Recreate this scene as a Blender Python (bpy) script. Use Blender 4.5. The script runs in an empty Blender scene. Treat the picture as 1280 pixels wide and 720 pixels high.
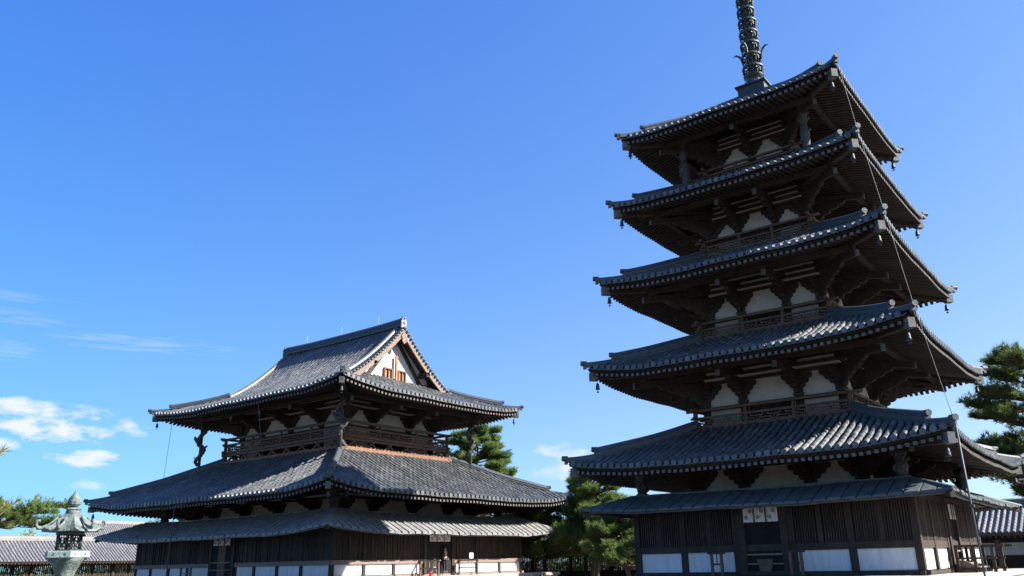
import bpy, math, random
import numpy as np
from mathutils import Matrix, Vector
random.seed(7); rng = np.random.default_rng(7)
PI = math.pi; R = math.radians
scene = bpy.context.scene
col = scene.collection

# ------------------------------------------------------------------ camera
PITCH, YAW, ROLL, FPX = 0.319, -0.649, -0.0200, 1043.57
camd = bpy.data.cameras.new('camera'); cam = bpy.data.objects.new('camera', camd); col.objects.link(cam)
camd.sensor_width = 36; camd.lens = FPX / 1280 * 36; camd.clip_start = .1; camd.clip_end = 3000
Fv = Vector((math.sin(YAW) * math.cos(PITCH), math.cos(YAW) * math.cos(PITCH), math.sin(PITCH)))
Rv = Vector((math.cos(YAW), -math.sin(YAW), 0)); Uv = Rv.cross(Fv)
R2 = Rv * math.cos(ROLL) + Uv * math.sin(ROLL); U2 = Uv * math.cos(ROLL) - Rv * math.sin(ROLL)
cam.matrix_world = Matrix(((R2.x, U2.x, -Fv.x, 0), (R2.y, U2.y, -Fv.y, 0), (R2.z, U2.z, -Fv.z, 1.86), (0, 0, 0, 1)))
scene.camera = cam

# ------------------------------------------------------------------ light
SUN = Vector((1.0, .55, .78)).normalized()
sl = bpy.data.lights.new('sun', 'SUN'); sl.energy = 5.0; sl.angle = R(.53); sl.color = (1, .95, .88)
so = bpy.data.objects.new('sun', sl); col.objects.link(so); so.location = (60, 30, 60)
so.rotation_euler = SUN.to_track_quat('Z', 'Y').to_euler()
w = bpy.data.worlds.new('World'); scene.world = w; w.use_nodes = True
nt = w.node_tree; N = nt.nodes; L = nt.links; N.clear()
def wn(t, **k):
    n = N.new(t)
    for a, b in k.items():
        if a in n.inputs.keys(): n.inputs[a].default_value = b
        else: setattr(n, a, b)
    return n
out = wn('ShaderNodeOutputWorld'); bg = wn('ShaderNodeBackground'); L.new(bg.outputs[0], out.inputs[0])
sky = wn('ShaderNodeTexSky', sky_type='NISHITA', sun_disc=False, altitude=60, air_density=1.0, dust_density=.25, ozone_density=3.0)
sky.sun_elevation = math.asin(SUN.z); sky.sun_rotation = math.atan2(SUN.x, SUN.y)
hsv = wn('ShaderNodeHueSaturation', Saturation=1.25, Value=1.0); L.new(sky.outputs[0], hsv.inputs['Color'])
gam = wn('ShaderNodeMixRGB', blend_type='MULTIPLY'); gam.inputs[0].default_value = 1; gam.inputs[2].default_value = (.98, .98, 1.12, 1)
L.new(hsv.outputs[0], gam.inputs[1])
KS = .2229
srgb_ = wn('ShaderNodeSeparateColor'); L.new(gam.outputs[0], srgb_.inputs[0]); crgb = wn('ShaderNodeCombineColor')
tc0 = wn('ShaderNodeTexCoord'); dp = wn('ShaderNodeVectorMath', operation='DOT_PRODUCT'); L.new(tc0.outputs['Generated'], dp.inputs[0]); dp.inputs[1].default_value = (SUN.x, SUN.y, 0)
def mth(op, a, b=None, c=None):
    n = N.new('ShaderNodeMath'); n.operation = op
    for i, v in enumerate((a, b, c)):
        if v is None: continue
        if isinstance(v, (int, float)): n.inputs[i].default_value = v
        else: L.new(v, n.inputs[i])
    return n.outputs[0]
for i_, d_ in enumerate((.72, .26, .02)):
    q_ = mth('MULTIPLY', srgb_.outputs[i_], KS)
    if i_ == 2: v_ = mth('MULTIPLY', mth('POWER', q_, .40), 1.0 / KS)
    else:
        n_, k_ = ((1.88, 2.35), (1.50, .92))[i_]; v_ = mth('MULTIPLY', mth('DIVIDE', q_, mth('ADD', 1.0, mth('MULTIPLY', q_, k_))), n_ / KS)
    L.new(mth('MULTIPLY', v_, mth('ADD', 1.0, mth('MULTIPLY', dp.outputs['Value'], d_))), crgb.inputs[i_])
# clouds in the sky: azimuth / elevation patches broken up by noise
tc = wn('ShaderNodeTexCoord'); sx = wn('ShaderNodeSeparateXYZ'); L.new(tc.outputs['Generated'], sx.inputs[0])
def mth(op, a, b=None, c=None):
    n = N.new('ShaderNodeMath'); n.operation = op
    for i, v in enumerate((a, b, c)):
        if v is None: continue
        if isinstance(v, (int, float)): n.inputs[i].default_value = v
        else: L.new(v, n.inputs[i])
    return n.outputs[0]
az = mth('ARCTAN2', sx.outputs[0], sx.outputs[1]); el = mth('ARCSINE', sx.outputs[2])
cmb = N.new('ShaderNodeCombineXYZ'); L.new(az, cmb.inputs[0]); L.new(el, cmb.inputs[1])
def noise(scale, detail, sxy):
    mp = N.new('ShaderNodeMapping'); mp.inputs['Scale'].default_value = sxy; L.new(cmb.outputs[0], mp.inputs[0])
    n = N.new('ShaderNodeTexNoise'); n.inputs['Scale'].default_value = scale; n.inputs['Detail'].default_value = detail
    n.inputs['Roughness'].default_value = .58
    L.new(mp.outputs[0], n.inputs['Vector']); return n.outputs[0]
nz = noise(26, 7, (1, 2.2, 1)); nz2 = noise(60, 6, (.35, 4, 1))
CLOUDS = []
def azel(u, v):
    d = Fv + R2 * ((u - 640) / FPX) - U2 * ((v - 360) / FPX); d.normalize()
    return math.atan2(d.x, d.y), math.asin(d.z)
total = None
for (u, v, du, dv, amp, nn) in ((60, 532, 105, 26, 1.25, 0), (20, 512, 70, 20, 1.0, 0), (5, 555, 22, 13, 1.0, 0), (118, 573, 48, 15, 1.15, 0), (150, 536, 45, 14, .95, 0), (112, 605, 26, 9, .7, 0),
                                (700, 568, 46, 15, 1.0, 0), (712, 590, 55, 15, .75, 0), (655, 470, 0, 0, 0, 0),
                                (180, 430, 130, 15, .36, 1), (20, 396, 70, 12, .30, 1), (30, 372, 90, 8, .24, 1), (10, 438, 50, 14, .30, 1)):
    if not du: continue
    a0, e0 = azel(u, v); da = du / FPX; de = dv / FPX
    x = mth('DIVIDE', mth('SUBTRACT', az, a0), da); y = mth('DIVIDE', mth('SUBTRACT', el, e0), de)
    r2 = mth('ADD', mth('MULTIPLY', x, x), mth('MULTIPLY', y, y))
    env = mth('SUBTRACT', 1.0, r2)
    fac = mth('MAXIMUM', mth('SUBTRACT', mth('ADD', mth('MULTIPLY', (nz2 if nn else nz), 2.4 if not nn else 2.0), mth('MULTIPLY', env, .55)), 1.42 if not nn else 1.25), 0.0)
    fac = mth('MULTIPLY', fac, 1.9 if not nn else 1.0)
    t = mth('MULTIPLY', mth('MINIMUM', fac, 1.0), mth('MULTIPLY', mth('MINIMUM', mth('MAXIMUM', mth('ADD', env, .35), 0.0), 1.0), amp))
    total = t if total is None else mth('MAXIMUM', total, t)
total = mth('MINIMUM', total, .93)
cc = wn('ShaderNodeMixRGB', blend_type='MIX'); L.new(total, cc.inputs[0]); L.new(crgb.outputs[0], cc.inputs[1]); cc.inputs[2].default_value = (4.1, 4.35, 4.7, 1)
L.new(cc.outputs[0], bg.inputs[0]); bg.inputs[1].default_value = .075
scene.view_settings.view_transform = 'Standard'; scene.view_settings.look = 'None'
scene.view_settings.exposure = 1.572; scene.view_settings.gamma = 1
scene.render.engine = 'CYCLES'

# ------------------------------------------------------------------ materials
MATS = {}
def mat(name, c1, c2=None, rough=.7, scale=3.0, bump=0.0, stretch=(1, 1, 1), spec=.4, metal=0.0, attr=False, c3=None, bscale=None, detail=6, trans=0.0):
    m = bpy.data.materials.new(name); m.use_nodes = True; t = m.node_tree; n = t.nodes; l = t.links
    b = n['Principled BSDF']; b.inputs['Roughness'].default_value = rough; b.inputs['Specular IOR Level'].default_value = spec; b.inputs['Metallic'].default_value = metal
    c2 = c2 or c1
    tcx = n.new('ShaderNodeTexCoord'); mp = n.new('ShaderNodeMapping'); mp.inputs['Scale'].default_value = stretch; l.new(tcx.outputs['Object'], mp.inputs[0])
    nz = n.new('ShaderNodeTexNoise'); nz.inputs['Scale'].default_value = scale; nz.inputs['Detail'].default_value = detail; nz.inputs['Roughness'].default_value = .65
    l.new(mp.outputs[0], nz.inputs['Vector'])
    cr = n.new('ShaderNodeValToRGB'); cr.color_ramp.elements[0].position = .33; cr.color_ramp.elements[1].position = .68
    cr.color_ramp.elements[0].color = (*c1, 1); cr.color_ramp.elements[1].color = (*c2, 1)
    l.new(nz.outputs[0], cr.inputs[0]); colr = cr.outputs[0]
    if c3:
        n2 = n.new('ShaderNodeTexNoise'); n2.inputs['Scale'].default_value = .7; n2.inputs['Detail'].default_value = 8; n2.inputs['Roughness'].default_value = .7; l.new(tcx.outputs['Object'], n2.inputs['Vector'])
        r2 = n.new('ShaderNodeValToRGB'); r2.color_ramp.elements[0].position = .5; r2.color_ramp.elements[1].position = .72; r2.color_ramp.elements[1].color = (.75, .75, .75, 1); l.new(n2.outputs[0], r2.inputs[0])
        mx = n.new('ShaderNodeMixRGB'); l.new(r2.outputs[0], mx.inputs[0]); l.new(colr, mx.inputs[1]); mx.inputs[2].default_value = (*c3, 1); colr = mx.outputs[0]
    if attr:
        at = n.new('ShaderNodeAttribute'); at.attribute_name = 'tint'; mx = n.new('ShaderNodeMixRGB'); mx.blend_type = 'MULTIPLY'; mx.inputs[0].default_value = 1
        l.new(colr, mx.inputs[1]); l.new(at.outputs['Color'], mx.inputs[2]); colr = mx.outputs[0]
    l.new(colr, b.inputs['Base Color'])
    if trans:
        tr = n.new('ShaderNodeBsdfTranslucent'); l.new(colr, tr.inputs[0]); ms = n.new('ShaderNodeMixShader'); ms.inputs[0].default_value = trans
        l.new(b.outputs[0], ms.inputs[1]); l.new(tr.outputs[0], ms.inputs[2]); l.new(ms.outputs[0], n['Material Output'].inputs[0])
    if bump:
        bp = n.new('ShaderNodeBump'); bp.inputs['Strength'].default_value = bump; bp.inputs['Distance'].default_value = .03
        n3 = n.new('ShaderNodeTexNoise'); n3.inputs['Scale'].default_value = bscale or scale * 3; n3.inputs['Detail'].default_value = 4; l.new(mp.outputs[0], n3.inputs['Vector'])
        l.new(n3.outputs[0], bp.inputs['Height']); l.new(bp.outputs[0], b.inputs['Normal'])
    MATS[name] = m; return m
mat('wood', (.0165, .0105, .0072), (.045, .030, .0205), .75, 2.0, .4, (3, 3, .6), c3=(.066, .050, .038))
mat('rafter_wood', (.020, .014, .010), (.052, .037, .028), .8, 3.0, .3)
mat('rail_wood', (.085, .046, .030), (.145, .082, .054), .75, 3.0, .3)
mat('weathered', (.14, .105, .085), (.25, .19, .155), .8, 5.0, .4, (1, 1, 3))
mat('end_grain', (.075, .068, .062), (.15, .135, .125), .8, 6.0)
mat('tile', (.040, .046, .048), (.102, .107, .107), .46, 5.0, .2, spec=.5, attr=True, c3=(.17, .17, .155))
mat('tile_light', (.13, .13, .135), (.24, .235, .235), .5, 6.0, .2, spec=.5, attr=True)
mat('ridge_tile', (.040, .050, .056), (.085, .092, .098), .5, 6.0, .4)
mat('board_roof', (.045, .060, .066), (.105, .12, .12), .65, 3.0, .4, (1, 1, 1), spec=.4)
mat('board_roof_pale', (.115, .117, .116), (.25, .244, .232), .65, 3.0, .4)
mat('plaster', (.38, .36, .32), (.50, .475, .43), .9, 2.0, .15, c3=(.38, .345, .29))
mat('white_panel', (.50, .49, .48), (.66, .66, .67), .85, 2.2, .15, (3, 3, .5), c3=(.52, .50, .46))
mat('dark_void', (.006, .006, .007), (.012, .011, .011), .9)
mat('bronze', (.022, .028, .028), (.060, .072, .07), .5, 6.0, .5, spec=.5, metal=.3)
mat('patina', (.050, .064, .058), (.175, .215, .195), .6, 9.0, .5, spec=.4, c3=(.12, .13, .115))
mat('patina_pale', (.22, .29, .26), (.36, .43, .39), .6, 8.0, .3)
mat('stone', (.36, .33, .29), (.52, .48, .43), .85, 3.0, .5, c3=(.28, .25, .22))
mat('stone_grey', (.16, .17, .185), (.26, .27, .285), .85, 4.0, .4)
mat('orange_wood', (.15, .068, .036), (.22, .108, .060), .7, 4.0, .2)
mat('bright_wood', (.20, .10, .045), (.34, .18, .085), .7, 4.0, .2)
mat('cloth', (.62, .60, .56), (.72, .70, .66), .9, 6.0)
mat('cloth_mark', (.10, .10, .11), None, .9)
mat('maroon', (.12, .035, .03), None, .9)
mat('metal_grey', (.05, .05, .055), (.08, .08, .085), .55, 8.0)
mat('wire', (.08, .08, .085), None, .5)
mat('gravel', (.085, .075, .063), (.125, .112, .095), .95, 30.0, .6, c3=(.075, .067, .056))
mat('bark', (.075, .05, .035), (.17, .12, .09), .9, 8.0, .8, (2, 2, .6))
mat('pine_needle', (.080, .145, .040), (.15, .21, .065), .6, .6, attr=True, spec=.25, trans=.42)
mat('sprig', (.20, .24, .05), (.36, .36, .08), .6, .8, attr=True, spec=.2, trans=.4)
mat('bush', (.045, .07, .025), (.09, .12, .04), .7, .6, attr=True, spec=.2, trans=.3)
mat('red', (.55, .03, .03), None, .35)
mat('paper_white', (.75, .75, .76), None, .7)
mat('skin', (.45, .28, .20), None, .6)
mat('dark_cloth', (.02, .022, .03), None, .85)
mat('grey_cloth', (.10, .11, .14), None, .85)
mat('hair', (.012, .010, .010), None, .5)
mat('ceramic', (.35, .36, .38), (.5, .5, .52), .5)

# ------------------------------------------------------------------ mesh builder
class MB:
    def __init__(s): s.v = []; s.f = []; s.sm = []; s.n = 0; s.M = None; s.tint = []; s.mi = []; s.cur = 0
    def add(s, verts, faces, smooth=False, tint=None):
        V = np.asarray(verts, float).reshape(-1, 3)
        flip = False
        if s.M is not None:
            V = V @ s.M[:3, :3].T + s.M[:3, 3]; flip = np.linalg.det(s.M[:3, :3]) < 0
        b = s.n; s.v.append(V); s.n += len(V)
        for f in faces:
            g = [b + i for i in f]; s.f.append(g[::-1] if flip else g)
        s.sm += [smooth] * len(faces); s.mi += [s.cur] * len(faces)
        t = tint if tint is not None else (1, 1, 1)
        t = np.asarray(t, float); s.tint.append(np.tile(t, (len(V), 1)) if t.ndim == 1 else t)
    def box(s, x0, x1, y0, y1, z0, z1):
        s.add([(x0, y0, z0), (x1, y0, z0), (x1, y1, z0), (x0, y1, z0), (x0, y0, z1), (x1, y0, z1), (x1, y1, z1), (x0, y1, z1)],
              [(3, 2, 1, 0), (4, 5, 6, 7), (0, 1, 5, 4), (1, 2, 6, 5), (2, 3, 7, 6), (3, 0, 4, 7)])
    def prism(s, poly, axis, a, b):
        # poly: 2D points, extruded along axis from a to b. axis 0: (y,z); 1: (x,z); 2: (x,y)
        n = len(poly)
        def p(q, t): return (t, q[0], q[1]) if axis == 0 else (q[0], t, q[1]) if axis == 1 else (q[0], q[1], t)
        V = [p(q, a) for q in poly] + [p(q, b) for q in poly]
        F = [tuple(range(n))[::-1], tuple(range(n, 2 * n))] + [(i, (i + 1) % n, n + (i + 1) % n, n + i) for i in range(n)]
        s.add(V, F)
    def sweep(s, pts, sec, closed=True, updir=(0, 0, 1), smooth=False, scales=None):
        # sec: 2D section (side, up) swept along pts
        P = [Vector(p) for p in pts]; V = []; m = len(sec)
        for i, p in enumerate(P):
            t = (P[min(i + 1, len(P) - 1)] - P[max(i - 1, 0)]).normalized(); up = Vector(updir)
            sd = t.cross(up)
            sd = sd.normalized() if sd.length > 1e-6 else Vector((1, 0, 0))
            k = scales[i] if scales else 1
            for a, b in sec: q = p + sd * a * k + up * b * k; V.append(q[:])
        F = []
        for i in range(len(P) - 1):
            for j in range(m if closed else m - 1):
                F.append((i * m + j, i * m + (j + 1) % m, (i + 1) * m + (j + 1) % m, (i + 1) * m + j))
        if closed: F += [tuple(range(m))[::-1], tuple(range((len(P) - 1) * m, len(P) * m))]
        s.add(V, F, smooth)
    def tube(s, pts, rad, n=8, smooth=True, tint=None):
        P = [Vector(p) for p in pts]; V = []
        if not hasattr(rad, '__len__'): rad = [rad] * len(P)
        prev = None
        for i, p in enumerate(P):
            t = (P[min(i + 1, len(P) - 1)] - P[max(i - 1, 0)]).normalized()
            a = prev if prev is not None else (Vector((1, 0, 0)) if abs(t.x) < .8 else Vector((0, 1, 0)))
            a = (a - t * a.dot(t)).normalized(); prev = a; b = t.cross(a)
            for k in range(n):
                an = 2 * PI * k / n; V.append((p + (a * math.cos(an) + b * math.sin(an)) * rad[i])[:])
        F = [(i * n + j, i * n + (j + 1) % n, (i + 1) * n + (j + 1) % n, (i + 1) * n + j) for i in range(len(P) - 1) for j in range(n)]
        F += [tuple(range(n))[::-1], tuple(range((len(P) - 1) * n, len(P) * n))]
        s.add(V, F, smooth, tint)
    def lathe(s, prof, n=16, c=(0, 0), smooth=True, a0=0):
        V = [(c[0] + r * math.cos(2 * PI * k / n + a0), c[1] + r * math.sin(2 * PI * k / n + a0), z) for r, z in prof for k in range(n)]
        F = [(i * n + j, i * n + (j + 1) % n, (i + 1) * n + (j + 1) % n, (i + 1) * n + j) for i in range(len(prof) - 1) for j in range(n)]
        F += [tuple(range(n))[::-1], tuple(range((len(prof) - 1) * n, len(prof) * n))]
        s.add(V, F, smooth)
    def bar(s, p, q, w_, h_):
        s.sweep([p, q], [(-w_ / 2, -h_ / 2), (w_ / 2, -h_ / 2), (w_ / 2, h_ / 2), (-w_ / 2, h_ / 2)])
    def ring(s, a, b, z0, z1, th, ext=0):
        # square ring of four beams whose outer faces stand at +-a, +-b; ext: crossing ends stick out
        e = .0025
        s.box(-a - ext, a + ext, -b, -b + th, z0, z1); s.box(-a - ext, a + ext, b - th, b, z0, z1)
        if ext:
            s.box(-a, -a + th, -b - ext, b + ext, z0 - e, z1 - .03); s.box(a - th, a, -b - ext, b + ext, z0 - e, z1 - .03)
        else:
            s.box(-a, -a + th, -b + th, b - th, z0, z1); s.box(a - th, a, -b + th, b - th, z0, z1)
    def mesh(s, name, mats):
        me = bpy.data.meshes.new(name); V = np.concatenate(s.v) if s.v else np.zeros((0, 3))
        me.from_pydata(V.tolist(), [], s.f); me.update()
        me.polygons.foreach_set('use_smooth', s.sm); me.polygons.foreach_set('material_index', s.mi)
        if isinstance(mats, str): mats = [mats]
        for m in mats: me.materials.append(MATS[m])
        if any(MATS[m].node_tree.nodes.get('Attribute') for m in mats):
            ca = me.color_attributes.new('tint', 'FLOAT_COLOR', 'POINT'); T = np.concatenate(s.tint)
            ca.data.foreach_set('color', np.concatenate([T, np.ones((len(T), 1))], 1).ravel())
        return me
    def build(s, name, mats, parent=None, M=None):
        return link(name, s.mesh(name, mats), parent, M)
def link(name, me, parent=None, M=None):
    o = bpy.data.objects.new(name, me); col.objects.link(o)
    if parent: o.parent = parent
    if M is not None: o.matrix_local = M
    return o
def thing(name, label, cat, loc=(0, 0, 0), rz=0, group=None, kind=None):
    o = bpy.data.objects.new(name, None); col.objects.link(o); o.location = loc; o.rotation_euler = (0, 0, rz); tag(o, label, cat, group, kind); return o
def tag(o, label=None, cat=None, group=None, kind=None):
    if label: o['label'] = label
    if cat: o['category'] = cat
    if group: o['group'] = group
    if kind: o['kind'] = kind
    return o
# side frames: local (e along, o outwards, z) -> building (x, y, z); 0 north, 1 west, 2 south, 3 east
SIDES = []
for ev, nv in (((1, 0), (0, -1)), ((0, 1), (1, 0)), ((-1, 0), (0, 1)), ((0, -1), (-1, 0))):
    m = np.eye(4); m[:2, 0] = ev; m[:2, 1] = nv; SIDES.append(m)
def smat(k, e=0, o=0, z=0):
    # proper rotation matrix for linked parts whose mesh uses (e, -o, z): e along, -y outwards
    ev = SIDES[k][:2, 0]; nv = SIDES[k][:2, 1]
    p = ev * e + nv * o
    return Matrix(((ev[0], -nv[0], 0, p[0]), (ev[1], -nv[1], 0, p[1]), (0, 0, 1, z), (0, 0, 0, 1)))
def diag_mat(k, x, y, z):
    ang = math.atan2(y, x) + PI / 2
    return Matrix.Translation((x, y, z)) @ Matrix.Rotation(ang, 4, 'Z')

# ------------------------------------------------------------------ roofs
def make_up(E, U, D, Lc):
    def up(e, d, Ecorner):
        q = 1 - (Ecorner - d - np.abs(e)) / Lc
        return U * np.clip(q, 0, 1.1) ** 2.2 * np.clip(1 - d / D, 0, 1.1) + .014 * np.sin(e * 1.15 + Lc * 7) + .008 * np.sin(e * 2.9 + Lc)
    return up
def tiles(mb, k, A, E, prof, up, dmax, tw, tl, r, light=None, dmin=0):
    mb.M = SIDES[k]
    S = lambda e, d: prof(d) + up(e, d, E)
    n = int((2 * E - .1) / tw / 2); es = (np.arange(-n, n + 1)) * tw
    ang = np.linspace(0, PI, 6); ca = np.cos(ang); sa = np.sin(ang)
    for e0 in es:
        Lm = dmax(abs(e0)) - .02
        if Lm < .15: continue
        nc = max(1, int(round(Lm / tl))); dd = np.linspace(0, Lm, nc + 1)
        for j in range(nc):
            e = e0 + rng.normal(0, .009); dz = rng.normal(0, .005)
            d0, d1 = dd[j], dd[j + 1] + .03
            z0 = float(S(e0, d0)) + .068 + dz; z1 = float(S(e0, d1)) + .060 + dz
            V = np.zeros((12, 3)); V[:6, 0] = e + r * ca; V[:6, 1] = A - d0; V[:6, 2] = z0 + r * sa - .02
            V[6:, 0] = e + r * .94 * ca; V[6:, 1] = A - d1; V[6:, 2] = z1 + r * .94 * sa - .02
            t = rng.normal(1, .10)
            if rng.random() < .05: t *= 1.5
            t = min(1.6, max(.5, t)); tv = (t * rng.normal(1, .02), t, t * rng.normal(1.02, .03))
            F = [(i, i + 1, i + 7, i + 6) for i in range(5)]
            mb.add(V, F, True, tv)
            mb.add(V[:6], [(0, 5, 4, 3, 2, 1)], False, tv)
        # round eave-end tile
        z0 = float(S(e0, 0)) + .05; nn = 10; an = np.arange(nn) * 2 * PI / nn; rr = r * 1.12
        V = np.zeros((2 * nn, 3)); V[:nn, 0] = V[nn:, 0] = e0 + rr * np.cos(an); V[:nn, 2] = V[nn:, 2] = z0 - .01 + rr * np.sin(an); V[:nn, 1] = A + .05; V[nn:, 1] = A - .04
        t = rng.normal(1.05, .15); mb.add(V, [tuple(range(nn))] + [(i, nn + i, nn + (i + 1) % nn, (i + 1) % nn) for i in range(nn)], False, (t, t, t))
    for i in range(len(es) - 1):
        ea, eb = es[i] , es[i + 1]; em = (ea + eb) / 2
        Lm = dmax(abs(em)) - .02
        if Lm < .12: continue
        nc = max(1, int(round(Lm / (tl * .8)))); dd = np.linspace(-.03, Lm, nc + 1)
        t0 = np.clip(rng.normal(.62, .07, nc), .4, .9)  # darker valley tint: shade between rolls painted into the colour, plus weathering
        for j in range(nc):
            d0, d1 = dd[j], dd[j + 1] + .04
            xs = (ea, em, eb); V = []
            for d, lift in ((d0, .018), (d1, .006)):
                for q, x in enumerate(xs): V.append((x, A - d, float(S(em, max(d, 0))) + lift - (.05 if q == 1 else 0) + (float(S(x, max(d, 0))) - float(S(em, max(d, 0))))))
            V += [(ea, A - d0, V[0][2] - .05), (em, A - d0, V[1][2] - .05), (eb, A - d0, V[2][2] - .05)]
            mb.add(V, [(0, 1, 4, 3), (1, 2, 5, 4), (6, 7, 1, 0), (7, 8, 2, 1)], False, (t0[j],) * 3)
    mb.M = None
def underlay(mb, k, A, E, prof, up, dmax, off, nd=10, ne=24):
    # deck sheet under the tiles
    mb.M = SIDES[k]; D = dmax(0)
    V = []; F = []
    for i in range(nd + 1):
        d = D * i / nd
        lim = E - d
        if k % 2 == 0 and dmax(lim) > E - lim + 1e-6 or False: lim = lim
        for j in range(ne + 1):
            e = lim * (2 * j / ne - 1); V.append((e, A - d, float(prof(d) + up(e, d, E)) + off))
    m = ne + 1
    for i in range(nd):
        for j in range(ne): F.append((i * m + j, i * m + j + 1, (i + 1) * m + j + 1, (i + 1) * m + j))
    mb.add(V, F); mb.M = None
def eaves(thing_, A, B, hb, hbb, zb, slope, upf, raft_sp=.24, rw=.125, purlin=None, name='rafters'):
    """soffit boards, rafters, fascia. zb: fascia bottom z at mid eave; hb, hbb wall half sizes"""
    sof = MB(); raf = MB(); fas = MB()
    for k in range(4):
        a_out, e_half, wall, ewall = (B, A, hbb, hb) if k % 2 == 0 else (A, B, hb, hbb)
        sh = .003 * (k % 2)
        zs = lambda e, d: zb + slope * d + float(upf(e, d, e_half))
        for mbx in (sof, raf, fas): mbx.M = SIDES[k]
        # fascia (two stacked boards)
        xs = np.linspace(-(e_half - .12), e_half - .12, 41)
        fas.sweep([(x, a_out - .28, zs(x, 0) + .006 + sh) for x in xs], [(-.07, 0), (.07, 0), (.07, .08), (-.07, .08)])
        fas.sweep([(x, a_out - .25, zs(x, 0) + .088 + sh) for x in xs], [(-.10, 0), (.10, 0), (.10, .07), (-.10, .07)])
        # soffit
        nd = 8; ne = 30; Dm = a_out - wall; V = []; F = []
        for i in range(nd + 1):
            d = .12 + (Dm + .1 - .12) * i / nd; lim = e_half - d
            for j in range(ne + 1):
                e = lim * (2 * j / ne - 1); V.append((e, a_out - d, zs(e, d) + .005))
        m = ne + 1
        for i in range(nd):
            for j in range(ne): F.append((i * m + j, i * m + j + 1, (i + 1) * m + j + 1, (i + 1) * m + j))
        sof.add(V, F)
        n = int((e_half - .2) / raft_sp)
        for i in range(-n, n + 1):
            e = i * raft_sp; d1 = Dm if abs(e) < ewall else e_half - abs(e) - .02
            d0 = .04
            if d1 - d0 < .1: continue
            steps = 4 if d1 > 1.2 else 2
            pts = [(e, a_out - (d0 + (d1 - d0) * q / steps), zs(e, d0 + (d1 - d0) * q / steps) - rw * .95) for q in range(steps + 1)]
            V = []
            for p in pts:
                for sx_, sz_ in ((-1, 0), (1, 0), (1, 1), (-1, 1)): V.append((p[0] + sx_ * rw / 2, p[1], p[2] + sz_ * rw * .93))
            F = [(q * 4 + c, q * 4 + (c + 1) % 4, q * 4 + 4 + (c + 1) % 4, q * 4 + 4 + c) for q in range(steps) for c in range(4)]
            raf.add(V, F)
            raf.cur = 1; raf.add([(p[0], p[1] + .002, p[2]) for p in V[:4]], [(0, 1, 2, 3)]); raf.cur = 0
        for mbx in (sof, raf, fas): mbx.M = None
    sof.build('soffit', 'wood', thing_); r = raf.build(name, ['rafter_wood', 'end_grain'], thing_); fas.build('fascia_board', 'wood', thing_)
    return r
bell_mb = MB(); bell_mb.tube([(0, 0, 0), (0, 0, -.16)], .012, 5); bell_mb.lathe([(.03, -.15), (.055, -.17), (.07, -.24), (.08, -.36), (.105, -.42), (.10, -.42)], 10); bell_mb.tube([(0, 0, -.4), (0, 0, -.5)], .012, 5)
bell_mb.box(-.05, .05, -.006, .006, -.56, -.5)
BELL = bell_mb.mesh('wind_bell', 'bronze')
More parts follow.
